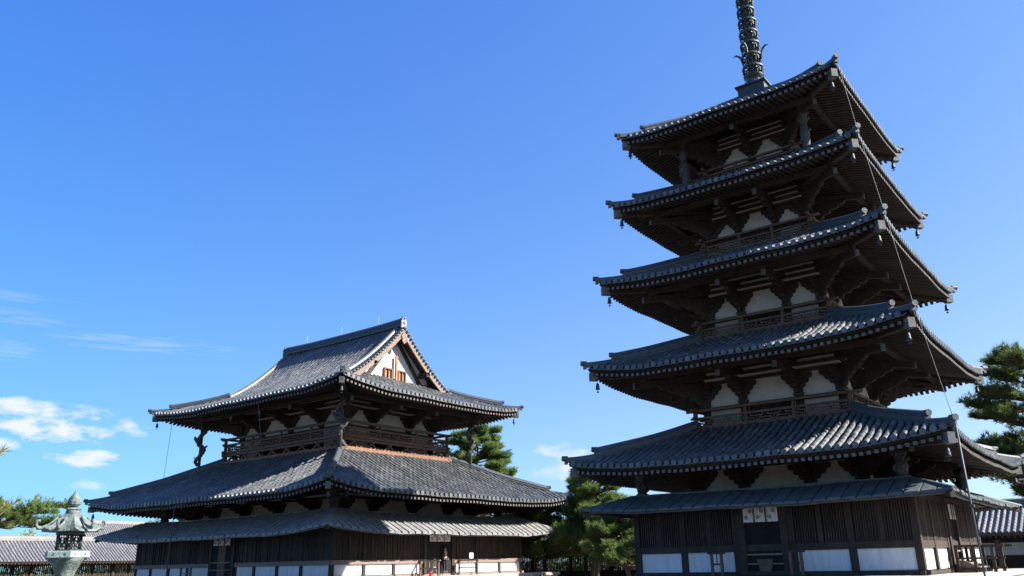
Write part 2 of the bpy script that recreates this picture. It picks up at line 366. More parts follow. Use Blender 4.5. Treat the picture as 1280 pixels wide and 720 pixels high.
def hip_parts(root, A, B, dlen, prof, up, hbcorner, zb, slope, oni=1.0, hbw=.24, stop=.72, sides4=((1, -1), (1, 1), (-1, 1), (-1, -1))):
    """hip ridge, corner hip rafter and bell on each of four corners"""
    for sx_, sy_ in sides4:
        rd = MB(); E = A
        def P(d, dz): return (sx_ * (A - d), sy_ * (B - d), float(prof(d) + up(A - d, d, A)) + dz)
        n = 14; pts = [P(stop + (dlen - stop) * i / n, 0) for i in range(n + 1)]
        rd.sweep(pts, [(-.13, -.05), (.13, -.05), (.12, .12), (.15, .125), (.13, .27), (.155, .275), (.10, .34), (.07, .42), (0, .45), (-.07, .42), (-.10, .34), (-.155, .275), (-.13, .27), (-.15, .125), (-.12, .12)])
        low = [P(-.02 + (stop) * i / 4, .02 + .06 * (1 - i / 4) ** 2) for i in range(5)]
        rd.sweep(low, [(-.12, -.03), (.12, -.03), (.11, .1), (.07, .16), (0, .19), (-.07, .16), (-.11, .1)])
        rg = rd.build('hip_ridge', 'ridge_tile', root)
        # ornament tiles at both ends
        dv = Vector((sx_, sy_, 0)).normalized(); sd = Vector((-dv.y, dv.x, 0))
        for (dd, s_, zz) in ((stop - .02, .62 * oni, .24), (-.06, .5 * oni, .12)):
            on = MB(); c = Vector(P(dd, zz)); V = []; prof2 = [(-.24, -.26), (.24, -.26), (.22, 0), (.25, .1), (.16, .2), (.1, .3), (0, .25), (-.1, .3), (-.16, .2), (-.25, .1), (-.22, 0)]
            for o_ in (.06, -.06):
                for a_, b_ in prof2: V.append((c + sd * a_ * s_ * .8 + dv * o_ + Vector((0, 0, b_ * s_)))[:])
            m = len(prof2); on.add(V, [tuple(range(m)), tuple(range(m, 2 * m))[::-1]] + [(i, m + i, m + (i + 1) % m, (i + 1) % m) for i in range(m)])
            c2 = c + dv * .05 + Vector((0, 0, .2 * s_)); on.tube([(c2 - dv * .12)[:], (c2 + dv * .12)[:]], .11, 12, False)
            on.build('ridge_end_tile', 'ridge_tile', rg)
        # hip rafter
        hr = MB(); zf = lambda d: zb + slope * d + float(up(A - d, d, A))
        Lr = dlen_s = min(A - hbcorner[0], B - hbcorner[1])
        pts = [(sx_ * (A - d), sy_ * (B - d), zf(max(d, 0)) - .02) for d in (.08, .3, .6, 1.0, 1.6, 2.4, Lr)]
        hr.sweep(pts, [(-hbw / 2, -.3), (hbw / 2, -.3), (hbw / 2, .03), (-hbw / 2, .03)])
        h = hr.build('hip_rafter', 'rafter_wood', root)
        cp = MB(); q0 = Vector(pts[0]); pd = Vector((sx_, sy_, .05)).normalized()
        cp.sweep([(q0 - pd * .3)[:], (q0 + pd * .012)[:]], [(-hbw / 2 - .01, -.31), (hbw / 2 + .01, -.31), (hbw / 2 + .01, .035), (-hbw / 2 - .01, .035)])
        cp.build('rafter_cap', 'patina_cap', h)
        b = Vector(pts[1]); link('wind_bell', BELL, h, Matrix.Translation((b.x, b.y, b.z - .29)))
mat('patina_cap', (.06, .066, .064), (.12, .128, .125), .6, 6.0, .2)

# ------------------------------------------------------------------ cloud brackets
def cloud_bracket(h=.85, half=.8, reach=1.75):
    # origin: top of column at wall face; +x along wall, -y outwards
    b = MB()
    hw = [(.20, 0), (.24, .16), (.20, .2), (.36, .24), (.42, .36), (.37, .4), (.55, .43), (.62, .56), (.57, .6), (.76, .64), (half, .74), (half, h)]
    poly = [(x, z * h / .85) for x, z in hw] + [(-x, z * h / .85) for x, z in hw[::-1]]
    for (x, z) in (): pass
    b.prism([(x, min(z, h)) for x, z in poly], 1, -.16, .02)
    op = [(-.02, 0), (.30, .02), (.36, .12), (.33, .18), (.52, .22), (.62, .34), (.58, .40), (.85, .42), (1.0, .52), (.96, .58), (1.25, .6), (1.42, .7), (1.40, .76), (reach - .1, .78), (reach, .88), (reach, 1.05), (-.02, 1.05)]
    b.prism([(-y, z * h / .9) for y, z in op], 0, -.12, .12)
    b.box(-.2, .2, -reach - .02, -reach + .34, 1.05 * h / .9, 1.05 * h / .9 + .14)
    return b
BR = cloud_bracket().mesh('bracket', 'wood')
def tail_beam(L_=2.7):
    b = MB(); b.bar((0, .2, .16), (0, -L_, -.36), .24, .28); return b.mesh('tail_beam', ['wood'])
TB = tail_beam()
tbe = MB(); tbe.bar((0, -2.66, -.352), (0, -2.715, -.363), .246, .286); TBE = tbe.mesh('beam_end_cap', 'patina_cap')
def put_bracket(root, M, s=1.0, tb=True, dh=1.08, xw=1.0):
    o = link('bracket', BR, root, M @ Matrix.Diagonal((s * xw, s, s, 1)))
    if tb:
        t = link('tail_beam', TB, o, Matrix.Translation((0, 0, dh + .15))); link('beam_end_cap', TBE, o, Matrix.Translation((0, 0, dh + .15)))
    return o
def strut_arc(w_, h_):  # spreading inverted-V strut
    b = MB(); n = 10; top = []; bot = []
    for i in range(n + 1):
        t = i / n; x = w_ * t; z = h_ * (1 - t) ** 1.7; top.append((x, z)); bot.append((x - .06 - .0 * t, max(z - .10, 0) if t < .8 else 0))
    poly = top + [(w_ - .22, 0)] + [(x * .72, z * .6) for x, z in top[::-1][1:-1]] + [(0, h_ * .6)]
    b.prism([(x, z) for x, z in poly], 1, -.07, .07); b.prism([(-x, z) for x, z in poly][::-1], 1, -.07, .07)
    return b

# ------------------------------------------------------------------ balustrade
def balustrade(root, a, b, z0, H, posts_n, posts_w, waist=0.0, q=1.0):
    """a, b: outer half sizes; z0 base; H total height above waist"""
    rb = MB(); th = .11
    def rail(z, hh, wd, ext):
        rb.box(-a - ext, a + ext, -b - wd / 2, -b + wd / 2, z, z + hh); rb.box(-a - ext, a + ext, b - wd / 2, b + wd / 2, z, z + hh)
        rb.box(-a - wd / 2, -a + wd / 2, -b - ext, b + ext, z + .012, z + hh + .02); rb.box(a - wd / 2, a + wd / 2, -b - ext, b + ext, z + .012, z + hh + .02)
    zb = z0 + waist
    if waist:
        rail(z0, .2, .2, .28); rail(z0 + waist - .18, .14, .16, .22)
    rail(zb, .12 * q, .15, .24)            # base rail
    rail(zb + H * .52, .09 * q, .10 * q, .22)  # middle rail
    rail(zb + H - .09, .095 * q, .11 * q, .40) # top rail
    for sx_ in (-1, 1):
        for sy_ in (-1, 1):
            rb.box(sx_ * a - .075, sx_ * a + .075, sy_ * b - .075, sy_ * b + .075, z0 + .02, zb + H - .1)
            if waist: rb.box(sx_ * a - .12, sx_ * a + .12, sy_ * b - .12, sy_ * b + .12, z0 + .01, zb - .01)
    for k in range(4):
        rb.M = SIDES[k]; ee, oo, ps = (a, b, posts_n) if k % 2 == 0 else (b, a, posts_w)
        for p in ps: rb.box(p - .055, p + .055, oo - .052, oo + .052, zb + .1, zb + H - .1)
        rb.M = None
    root_o = rb.build('balustrade', 'rail_wood', root)
    # fret panels
    for k in range(4):
        f = MB(); f.M = SIDES[k]; ee, oo, ps = (a, b, posts_n) if k % 2 == 0 else (b, a, posts_w)
        z1 = zb + .12; z2 = zb + H * .52; h = z2 - z1; t = .05 * q; f.box(-ee + .08, ee - .08, oo - .022, oo + .022, z1 - .005, z1 + .04)
        st = [-ee] + sorted(ps) + [ee]
        for u0, u1 in zip(st[:-1], st[1:]):
            u0 += .08; u1 -= .08; wd = u1 - u0; n = max(1, int(round(wd / (h * 1.15)))); c = wd / n
            for i in range(n):
                x = u0 + c * i; H3 = [z1 + h * q for q in (0, .27, .54, .8)]
                def hb(xa, xb, zz): f.box(x + c * xa, x + c * xb, oo - .02, oo + .02, zz, zz + t)
                def vb(xx, za, zb_): f.box(x + c * xx - t / 2, x + c * xx + t / 2, oo - .019, oo + .019, za, zb_)
                if i % 2 == 0:
                    hb(.0, .72, z1 + h * .30); hb(.3, 1.0, z1 + h * .62); vb(.3, z1 + h * .62, z2); vb(.72, z1, z1 + h * .30); vb(.0, z1 + h * .3, z1 + h * .78); vb(.98, z1 + h * .2, z1 + h * .62)
                else:
                    hb(.25, 1.0, z1 + h * .30); hb(0, .7, z1 + h * .62); vb(.25, z1, z1 + h * .30); vb(.7, z1 + h * .62, z2); vb(.5, z1 + h * .3, z1 + h * .62); vb(.98, z1 + h * .3, z1 + h * .8)
        f.build('fret_panel', 'rail_wood', root_o)
        if waist:
            s_ = strut_arc(.66, waist - .34); sm_ = MB(); sm_.M = SIDES[k]
            cs = np.arange(-ee + .75, ee - .3, 1.45 if k % 2 == 0 else 1.5)
            for V, in [(np.concatenate(s_.v),)]:
                for c_ in cs:
                    W = V.copy(); W[:, 0] += c_; W[:, 1] += oo; W[:, 2] += z0 + .162; sm_.add(W, s_.f)
                    sm_.box(c_ - .1, c_ + .1, oo - .12, oo + .12, z0 + waist - .26, z0 + waist - .165)
            sm_.build('spreading_struts', 'rail_wood', root_o)
    return root_o

# ------------------------------------------------------------------ walls, columns
def column_mesh(r, h):
    m = MB(); m.lathe([(r * .95, 0), (r, h * .3), (r * .97, h * .6), (r * .82, h)], 16); return m.mesh('column', 'wood')
def capital_mesh():
    m = MB(); m.prism([(-.2, 0), (.2, 0), (.27, .12), (.27, .24), (-.27, .24), (-.27, .12)], 1, -.26, .26); return m.mesh('column_capital', 'wood')
CAP = capital_mesh()
def storey(root, a, b, z0, zcap, zsof, cols_n, cols_w, cr=.2, s=1.0, strips=2, win=True, tails=True, xw=1.0):
    """plaster core with columns, bands, windows and brackets"""
    wl = MB()
    wl.ring(a, b, z0, zsof, .15)
    w_ = wl.build('plaster_wall', 'plaster', root)
    bm_ = MB(); e = .05
    bm_.ring(a + e + .03, b + e + .03, zcap - .30, zcap - .14, .1)                   # head tie beam
    hb = 1.02 * s
    zz = zcap + .9 * s
    n = 0
    while zz < zsof - .05:
        bm_.ring(a + .10, b + .10, zz, zz + .15 * s, .12); zz += .30 * s; n += 1
        if n > 6: break
    bm_.build('tie_beams', 'wood', root)
    cm = column_mesh(cr, zcap - z0)
    for k in range(4):
        ee, oo, cs = (a, b, cols_n) if k % 2 == 0 else (b, a, cols_w)
        for c in cs:
            corner = abs(abs(c) - ee) < .02
            if corner and k % 2 == 1: continue
            link('column', cm, root, smat(k, c, oo - .04, z0))
            cpo = link('column_capital', CAP, root, smat(k, c, oo - .02, zcap - .14) @ Matrix.Diagonal((.85 * s, .7 * s, .6 * s, 1)))
        for c in cs:
            corner = abs(abs(c) - ee) < .02
            if corner: continue
            put_bracket(root, smat(k, c, oo, zcap), s, tb=tails, xw=xw)
    for sx_ in (-1, 1):
        for sy_ in (-1, 1):
            M = diag_mat(0, sx_ * a, sy_ * b, zcap)
            o = link('bracket', BR, root, M @ Matrix.Diagonal((.75 * s, 1.3 * s, s, 1)))
            link('tail_beam', TB, o, Matrix.Translation((0, 0, 1.23))); link('beam_end_cap', TBE, o, Matrix.Translation((0, 0, 1.23)))
    # cloud arms on the wall plane reaching away from each corner column
    hm = MB(); hw = [(0, 0), (.2, 0), (.26, .2), (.40, .24), (.46, .38), (.60, .43), (.66, .58), (.80, .64), (.85, .85), (0, .85)]
    for k in range(4):
        ee, oo = (a, b) if k % 2 == 0 else (b, a)
        for sg in (-1, 1):
            poly = [(sg * (ee - x * s), zcap + z * s) for x, z in hw]
            hm = MB(); hm.M = SIDES[k]; hm.prism(poly, 1, oo - .05, oo + .14); hm.build('corner_bracket_arm', 'wood', root)
    # purlin ring carried by the tail beams
    pr = MB(); q = 2.18 * s; zp = zcap + (1.23 - .36 + .22) * s + .05
    pr.ring(a + q + .11, b + q + .11, zp, zp + .2, .22, ext=.0)
    pr.build('eave_purlin', 'wood', root)
    if win:
        for k in range(4):
            ee, oo, cs = (a, b, cols_n) if k % 2 == 0 else (b, a, cols_w)
            cs = sorted(cs)
            for c0, c1 in zip(cs[:-1], cs[1:]):
                if abs((c0 + c1) / 2) < (c1 - c0) * .6 or len(cs) > 4:
                    if len(cs) > 4 and (abs(c0) > ee - .1 or abs(c1) > ee - .1): continue
                    f = MB(); f.M = SIDES[k]; x0, x1, y0, y1 = c0 + .22, c1 - .22, z0 + .1, zcap - .32
                    f.box(x0, x1, oo + .002, oo + .05, y0, y1)
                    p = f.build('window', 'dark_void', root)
                    g = MB(); g.M = SIDES[k]
                    nb = int((x1 - x0) / .11)
                    for i in range(nb): x = x0 + (x1 - x0) * (i + .5) / nb; g.box(x - .025, x + .025, oo + .05, oo + .085, y0, y1)
                    g.build('slats', 'wood', p)
    return w_

# ------------------------------------------------------------------ ground
g = MB(); g.add([(-1500, -1500, 0), (1500, -1500, 0), (1500, 1500, 0), (-1500, 1500, 0)], [(0, 1, 2, 3)])
tag(g.build('ground', 'gravel'), kind='structure')

PX, PY = -12.053, 35.997
KX, KY = -43.761, 37.792

# ================================================================== PAGODA
pag = thing('pagoda', 'tall five-storey dark wooden pagoda with grey tiled roofs and a metal spire', 'pagoda', (PX, PY, 0))
EV = [(7.22, 5.30, 5.77), (6.536, 9.29, 9.78), (6.022, 13.20, 13.57), (5.466, 16.95, 17.29), (5.03, 20.46, 20.77)]
INN = [(3.20, 7.02), (2.80, 10.90), (2.42, 14.80), (2.12, 18.42), (.60, 22.92)]
HB = [3.21, 2.82, 2.42, 2.06, 1.62]
ZCAP = [4.50, 8.12, 12.00, 15.75, 19.35]
for i in range(5):
    A, zm, zt = EV[i]; A -= .08; ih, iz = INN[i]; D = A - ih
    z0 = zm + .0; rise = iz - z0
    k1 = .78 if i < 4 else .66
    prof = (lambda z0, rise, D, k1: (lambda d: z0 + rise * (k1 * (np.asarray(d) / D) + (1 - k1) * (np.asarray(d) / D) ** 2)))(z0, rise, D, k1)
    U = zt - zm - .10; up = make_up(A, U, D, A * .62)
    dmax = (lambda A, D: (lambda e: min(D, A - e)))(A, D)
    rf = MB()
    for k in range(4):
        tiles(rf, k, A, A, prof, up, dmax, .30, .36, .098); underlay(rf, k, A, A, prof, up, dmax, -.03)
    roof = rf.build('tiled_roof', 'tile', pag)
    slope = .20; zb = zm - .21
    eaves(roof, A, A, HB[i], HB[i], zb, slope, up)
    hip_parts(roof, A, A, D, prof, up, (HB[i], HB[i]), zb, slope, stop=.85)
    h = HB[i]
    cs = [-h, -h * .41, h * .41, h] if i < 4 else [-h, 0, h]
    zs_ = zb + slope * (A - h) + .02
    storey(pag, h, h, (4.0 if i == 0 else INN[i - 1][1] - .3), ZCAP[i], zs_, cs, cs, .2 - .01 * i, s=.93 - .03 * i, win=i > 0, xw=1.1 if i == 0 else .85)
    if i > 0:
        ph = INN[i - 1][0]; pz = INN[i - 1][1]
        fl = MB(); fl.box(-ph - .08, ph + .08, -ph - .08, ph + .08, pz - .12, pz + .03); fl.build('veranda_floor', 'wood', pag)
        pp = [-ph * .31, ph * .31]
        balustrade(pag, ph, ph, pz + .03, .86 - .03 * i, pp, pp)
# skirt (mokoshi) storey
W = 5.22; ZB = 1.44
sk = MB(); sk.ring(W - .08, W - .08, 1.3, 4.2, .12); sk.build('wall', 'wood', pag)
COLS = [-5.2, -3.2, -1.05, 1.05, 3.1, 5.2]
post = MB(); post.box(-.12, .12, -.12, .12, 0, 2.85); PM = post.mesh('post', 'wood')
rail = MB()
rail.ring(W + .10, W + .10, 1.27, 1.42, .16, ext=.14); rail.build('ground_sill', 'wood', pag)
rl2 = MB(); rl2.ring(W + .07, W + .07, 2.12, 2.36, .14); rl2.build('middle_rail', 'weathered_dark', pag) if False else rl2.build('middle_rail', 'wood', pag)
rl3 = MB(); rl3.ring(W + .07, W + .07, 3.72, 3.92, .14); rl3.build('head_beam', 'wood', pag)
for k in range(4):
    for c in COLS:
        if abs(c) > 5.1 and k % 2: continue
        link('post', PM, pag, smat(k, c, W - .03, 1.3) if abs(c) < 5.1 else smat(k, c, W - .02, 1.3))
    for c0, c1 in zip(COLS[:-1], COLS[1:]):
        door = abs(c0 + c1) < .2
        if not door:
            p = MB(); p.M = SIDES[k]; p.box(c0 + .13, c1 - .13, W - .06, W + .0, 1.42, 2.12); p.build('white_panel', 'white_panel', pag)
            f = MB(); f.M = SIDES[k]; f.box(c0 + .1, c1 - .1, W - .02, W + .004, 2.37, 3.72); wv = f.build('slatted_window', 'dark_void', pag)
            s_ = MB(); s_.M = SIDES[k]; n = int((c1 - c0 - .3) / .09)
            mid = (c0 + c1) / 2
            for i in range(n):
                x = c0 + .15 + (c1 - c0 - .3) * (i + .5) / n
                if abs(x - mid) < .1: continue
                j = random.uniform(-.006, .006); s_.box(x - .026 + j, x + .026 + j, W + .004, W + .065, 2.37, 3.72)
            s_.box(mid - .09, mid + .09, W + .004, W + .075, 2.365, 3.725)
            s_.build('slats', 'wood', wv)
        else:
            d = MB(); d.M = SIDES[k]; d.box(-.68, .68, W - .05, W + .01, 1.45, 3.7); dr = d.build('doorway', 'dark_void', pag)
            j = MB(); j.M = SIDES[k]
            for sg in (-1, 1): j.box(sg * .80 - .13, sg * .80 + .13, W + .01, W + .14, 1.42, 3.75); 
            j.box(-.95, .95, W + .01, W + .2, 1.30, 1.44); j.box(-.93, .93, W + .012, W + .13, 3.751, 3.9)
            j.build('door_frame', 'rafter_wood', dr)
            gmb = MB(); gmb.M = SIDES[k]; gmb.box(-.67, .67, W + .06, W + .10, 1.98, 2.04); gmb.box(-.67, .67, W + .06, W + .10, 1.66, 1.71)
            gmb.build('barrier_rail', 'weathered', dr)
# skirt board roof
def board_roof(root, A, B, zmid, ztip, ia, ib, iz, bw, mname, bwid=.9, blift=.04):
    D = A - ia; U = max(ztip - zmid, .02); up = make_up(A, U, D * 1.6, 5.0)
    prof = lambda d: zmid + (iz - zmid) * np.asarray(d) / D
    mb = MB(); D2 = min(D, B - ib)
    for k in range(4):
        mb.M = SIDES[k]; a_out, e_half = (B, A) if k % 2 == 0 else (A, B)
        S = lambda e, d: float(prof(d) + up(e, d, e_half))
        n = int(2 * e_half / bw) + 1; c = 2 * e_half / n
        for lay, (d_lo, d_hi, lift, sft) in enumerate(((0.03, D, 0, 0), (.0, D, blift, .5))):
            for i in range(n + 1):
                x0 = -e_half + (i + sft) * c - (c * .5 if lay == 0 else c * bwid / 2); x1 = x0 + (c * .98 if lay == 0 else c * bwid)
                x0 = max(x0, -e_half + .02); x1 = min(x1, e_half - .02)
                if x1 - x0 < .05: continue
                lo = d_lo + random.uniform(-.03, .03); V = []
                jz = random.uniform(0, .012)
                def dm(x): return min(D, e_half - abs(x))
                for x in (x0, x1):
                    hi = dm(x)
                    if hi < lo + .02: hi = lo + .02
                    for d in (lo, lo + (hi - lo) * .5, hi):
                        V += [(x, a_out - d, S(x, max(d, 0)) + lift + jz), (x, a_out - d, S(x, max(d, 0)) + lift + jz - (.035 if lay == 0 else blift + .01))]
                mb.add(V, [(0, 2, 8, 6), (2, 4, 10, 8), (1, 7, 9, 3), (3, 9, 11, 5), (0, 6, 7, 1), (0, 1, 3, 2), (2, 3, 5, 4), (6, 8, 9, 7), (8, 10, 11, 9), (4, 5, 11, 10)])
        mb.M = None
    top = MB(); ta, tb_ = A - D, B - D; top.box(-ta, ta, -tb_, tb_, iz - .1, iz + .02); top.ring(ta + .05, tb_ + .05, iz + .0, iz + .12, .25)
    r_ = mb.build('board_roof', mname, root); top.build('roof_top_board', mname, r_)
    fs = MB(); rf_ = MB()
    for k in range(4):
        a_out, e_half = (B, A) if k % 2 == 0 else (A, B); fs.M = rf_.M = SIDES[k]
        S = lambda e, d: float(prof(d) + up(e, d, e_half))
        xs = np.linspace(-e_half + .15, e_half - .15, 31)
        fs.sweep([(x, a_out - .2, S(x, .2) - .16 + .003 * (k % 2)) for x in xs], [(-.05, 0), (.05, 0), (.05, .11), (-.05, .11)])
        x = -e_half + .4
        while x < e_half - .3:
            d1 = min(D + .1, e_half - abs(x))
            if d1 > .35: rf_.bar((x, a_out - .38, S(x, .38) - .2), (x, a_out - d1, S(x, d1) - .2), .09, .1)
            x += .62
    rf_.M = None
    for sx_ in (-1, 1):
        for sy_ in (-1, 1):
            u0 = float(up(A, 0, A)); rf_.bar((sx_ * (A - .05), sy_ * (B - .05), zmid + u0 - .13), (sx_ * (A - D), sy_ * (B - D), iz - .15), .16, .2)
            fs.M = None; fs.sweep([(sx_ * (A + .04), sy_ * (B + .04), zmid + u0 + .02), (sx_ * (A - D * .5), sy_ * (B - D * .5), float(prof(D * .5) + up(A - D * .5, D * .5, A)) + .03), (sx_ * (A - D), sy_ * (B - D), iz + .05)], [(-.11, 0), (.11, 0), (.06, .07), (-.06, .07)])
    rf_.build('rafters', 'wood', r_); fs.build('edge_boards', mname, r_)
    return r_
board_roof(pag, 6.81, 6.81, 3.66, 3.80, 5.30, 5.30, 4.27, .50, 'board_roof', bwid=.88, blift=.06)
# carved supports: lions on the skirt roof corners, posts on the fourth roof
def carved(root, x, y, z0, z1, name='corner_support', r=.17, mname='carved_wood', dragon=False, seed=1):
    rr = random.Random(seed); m = MB(); H = z1 - z0
    if not dragon:
        m.lathe([(r * 1.3, 0), (r * 1.3, .12), (r * .9, .16), (r * 1.25, H * .35), (r * .8, H * .5), (r * 1.2, H * .66), (r * .75, H * .8), (r * 1.35, H * .9), (r * 1.4, H)], 10, smooth=False)
        for q in range(10):
            a = rr.uniform(0, 6.28); z = rr.uniform(.2, H * .8); m.tube([(r * .7 * math.cos(a), r * .7 * math.sin(a), z), (r * 1.4 * math.cos(a), r * 1.4 * math.sin(a), z + .1), (r * 1.1 * math.cos(a + .4), r * 1.1 * math.sin(a + .4), z + .22)], [.07, .06, .03], 6)
    else:
        m.tube([(0, 0, -.3), (0, 0, H)], .10, 10)
        pts = []; rad = []
        nt_ = 46
        for q in range(nt_ + 1):
            t = q / nt_; a = t * 13.5 + seed; rd = .19 + .06 * math.sin(t * 19); pts.append((rd * math.cos(a), rd * math.sin(a), .45 + t * (H - .75))); rad.append((.10 + .06 * math.sin(PI * min(1, t * 1.1))) * (1 + .12 * math.sin(q * 2.1)))
        m.tube(pts, rad, 8)
        hd = pts[22]; sg = 1 if seed % 2 else -1
        hz = .45 + .42 * H
        m.tube([(0, 0, hz - .1), (-.22, -.12 * sg, hz + .02), (-.40, -.2 * sg, hz + .22), (-.46, -.22 * sg, hz + .36)], [.13, .16, .12, .04], 8)
        m.tube([(-.1, 0, hz - .35), (.25, .16, hz - .42), (.38, .2, hz - .3), (.46, .2, hz - .28)], [.1, .08, .06, .02], 7)
        m.tube([(0, 0, H * .72), (-.3, .12, H * .74), (-.36, .16, H * .82)], [.1, .06, .015], 7)
        m.tube([(0, 0, H * .62), (.26, -.1, H * .66), (.3, -.14, H * .6)], [.1, .07, .03], 7)
        for q in range(16):
            t = rr.random(); i = int(t * nt_); p = Vector(pts[i]); a = rr.uniform(0, 6.28); dvv = Vector((math.cos(a), math.sin(a), rr.uniform(-.2, .6)))
            m.tube([p[:], (p + dvv * .14)[:], (p + dvv * .24)[:]], [.05, .035, .006], 5)
        m.box(-.26, .26, -.26, .26, H - .16, H); m.box(-.19, .19, -.19, .19, H - .3, H - .158)
    return m.build(name, mname, root, Matrix.Translation((x, y, z0)))
mat('carved_wood', (.035, .032, .029), (.09, .083, .078), .7, 7.0, .6)
sd_ = 0
for sx_ in (-1, 1):
    for sy_ in (-1, 1):
        sd_ += 1
        carved(pag, sx_ * 5.0, sy_ * 5.0, 4.32, 5.62, 'corner_support', .2, seed=sd_)
        carved(pag, sx_ * 2.82, sy_ * 2.82, 18.25, 20.9, 'corner_support', .17, seed=sd_ + 9)
# noren curtain on the north door
def noren(root, k, W_, z0, z1, half, name='door_curtain', panels=3, gap=.0):
    n = MB(); n.M = SIDES[k]; wd = 2 * half / panels; marks = MB(); marks.M = SIDES[k]; st = MB(); st.M = SIDES[k]
    for i in range(panels):
        x0 = -half + i * wd + .012; x1 = x0 + wd - .024; V = []; F = []; m = 10
        for q in range(m + 1):
            x = x0 + (x1 - x0) * q / m; o_ = W_ + .015 * math.sin(q * 1.9 + i * 2)
            V += [(x, o_, z1), (x, o_ + .01, z0 + .008 * math.sin(q * 1.4)), (x, o_ - .01, z1), (x, o_ , z0 + .008 * math.sin(q * 1.4))]
        for q in range(m): b = 4 * q; F += [(b, b + 4, b + 5, b + 1), (b + 2, b + 3, b + 7, b + 6), (b + 1, b + 5, b + 7, b + 3)]
        n.add(V, F)
        for (fx, fz) in ((.68, .72), (.3, .32)):
            cx = x0 + (x1 - x0) * fx; cz = z0 + (z1 - z0) * fz; r0, r1 = .068, .045
            V = []; nn = 20
            for q in range(nn): a = 2 * PI * q / nn; V += [(cx + r0 * math.cos(a), W_ + .034, cz + r0 * math.sin(a)), (cx + r1 * math.cos(a), W_ + .034, cz + r1 * math.sin(a))]
            marks.add(V, [(2 * q, 2 * ((q + 1) % nn), 2 * ((q + 1) % nn) + 1, 2 * q + 1) for q in range(nn)])
            marks.add([(cx + .022 * math.cos(2 * PI * q / 10), W_ + .034, cz + .022 * math.sin(2 * PI * q / 10)) for q in range(10)], [tuple(range(10))])
        if 0 < i: st.box(x0 - .035, x0 + .01, W_ + .02, W_ + .045, z0 - .05, z1 - .002)
    o = n.build(name, 'cloth', root); marks.build('printed_crest', 'cloth_mark', o); st.build('curtain_strap', 'maroon', o); return o
cur = noren(None, 0, W + .16, 3.14, 3.68, .66); cur.location = (PX, PY, 0); tag(cur, 'white three-panel cloth curtain with round crests over the dark pagoda doorway', 'curtain')
cur2 = noren(None, 1, W + .16, 3.14, 3.68, .5); cur2.location = (PX, PY, 0); tag(cur2, 'short white cloth curtain above the side doorway of the pagoda, by the stair', 'curtain')
# spire
sp = MB(); sp.box(-.66, .66, -.66, .66, 22.8, 23.72); sp.box(-.76, .76, -.76, .76, 23.722, 23.8)
spo = sp.build('spire_base', 'bronze', pag)
pole = MB(); pole.lathe([(.62, 23.8), (.60, 23.9), (.5, 24.08), (.3, 24.2), (.24, 24.22), (.34, 24.36), (.5, 24.46), (.46, 24.5), (.26, 24.5), (.22, 24.6), (.19, 28), (.15, 31.6), (.1, 32.2), (.16, 32.4), (.02, 32.7)], 16)
po = pole.build('spire_shaft', 'bronze', pag)
for i in range(9):
    z = 24.85 + i * .67; Rr = .50 - i * .014; m = MB()
    n = 24; V = []
    for r_, zz in ((Rr, z), (Rr + .03, z + .04), (Rr, z + .15), (Rr - .07, z + .16), (Rr - .08, z + .01)):
        V += [(r_ * math.cos(2 * PI * q / n), r_ * math.sin(2 * PI * q / n), zz) for q in range(n)]
    m.add(V, [(a * n + q, a * n + (q + 1) % n, ((a + 1) % 5) * n + (q + 1) % n, ((a + 1) % 5) * n + q) for a in range(5) for q in range(n)], True)
    m.lathe([(.23, z - .05), (.26, z + .05), (.26, z + .12), (.2, z + .2)], 12)
    for q in range(8):
        a = 2 * PI * q / 8; c, s_ = math.cos(a), math.sin(a)
        m.tube([(.2 * c, .2 * s_, z + .08), (Rr * .95 * c, Rr * .95 * s_, z + .08)], .03, 5)
        b = a + .2; c2, s2 = math.cos(b), math.sin(b); c3, s3 = math.cos(a + .42), math.sin(a + .42)
        m.tube([((Rr - .02) * c, (Rr - .02) * s_, z + .02), ((Rr - .0) * c2, (Rr - .0) * s2, z - .12), ((Rr - .06) * c3, (Rr - .06) * s3, z - .2), ((Rr - .02) * c2, (Rr - .02) * s2, z - .30)], [.035, .028, .035, .02], 5)
        m.tube([(.3 * c, .3 * s_, z - .02), (.42 * c2, .42 * s2, z - .16), (.3 * c3, .3 * s3, z - .3)], [.03, .04, .02], 5)
        m.tube([((Rr - .03) * c, (Rr - .03) * s_, z), ((Rr - .03) * c, (Rr - .03) * s_, z - .52)], .014, 4)
    m.build('spire_ring', 'bronze', pag)
for q in range(4):
    sk_ = MB()
    a = q * PI / 2 ; c, s_ = math.cos(a), math.sin(a); Q = lambda r_, z: (r_ * c, r_ * s_, z)
    sk_.tube([Q(.45, 25.3), Q(.52, 25.65), Q(.60, 25.85), Q(.76, 25.98), Q(.92, 25.95)], [.04, .05, .06, .05, .01], 6); sk_.build('spire_sickle', 'bronze', pag)
# lightning cable along the corner tips, conduit down to the ground
wr = MB(); tips = [(A + .03, zt + .02) for A, zm, zt in EV][::-1]
pts = []
for (a0, z0), (a1, z1) in zip(tips[:-1], tips[1:]):
    for q in range(6):
        t = q / 6; a_ = a0 + (a1 - a0) * t; pts.append((a_ , -a_, z0 + (z1 - z0) * t))
pts.append((tips[-1][0], -tips[-1][0], tips[-1][1]))
wr.tube(pts, .009, 5); wr.tube([(7.27, -7.27, 5.75), (7.32, -7.32, 0)], .032, 8)
for z in (1.4, 3.2): wr.box(7.26, 7.38, -7.38, -7.26, z, z + .08)
wr.build('lightning_conductor', 'metal_grey', pag)
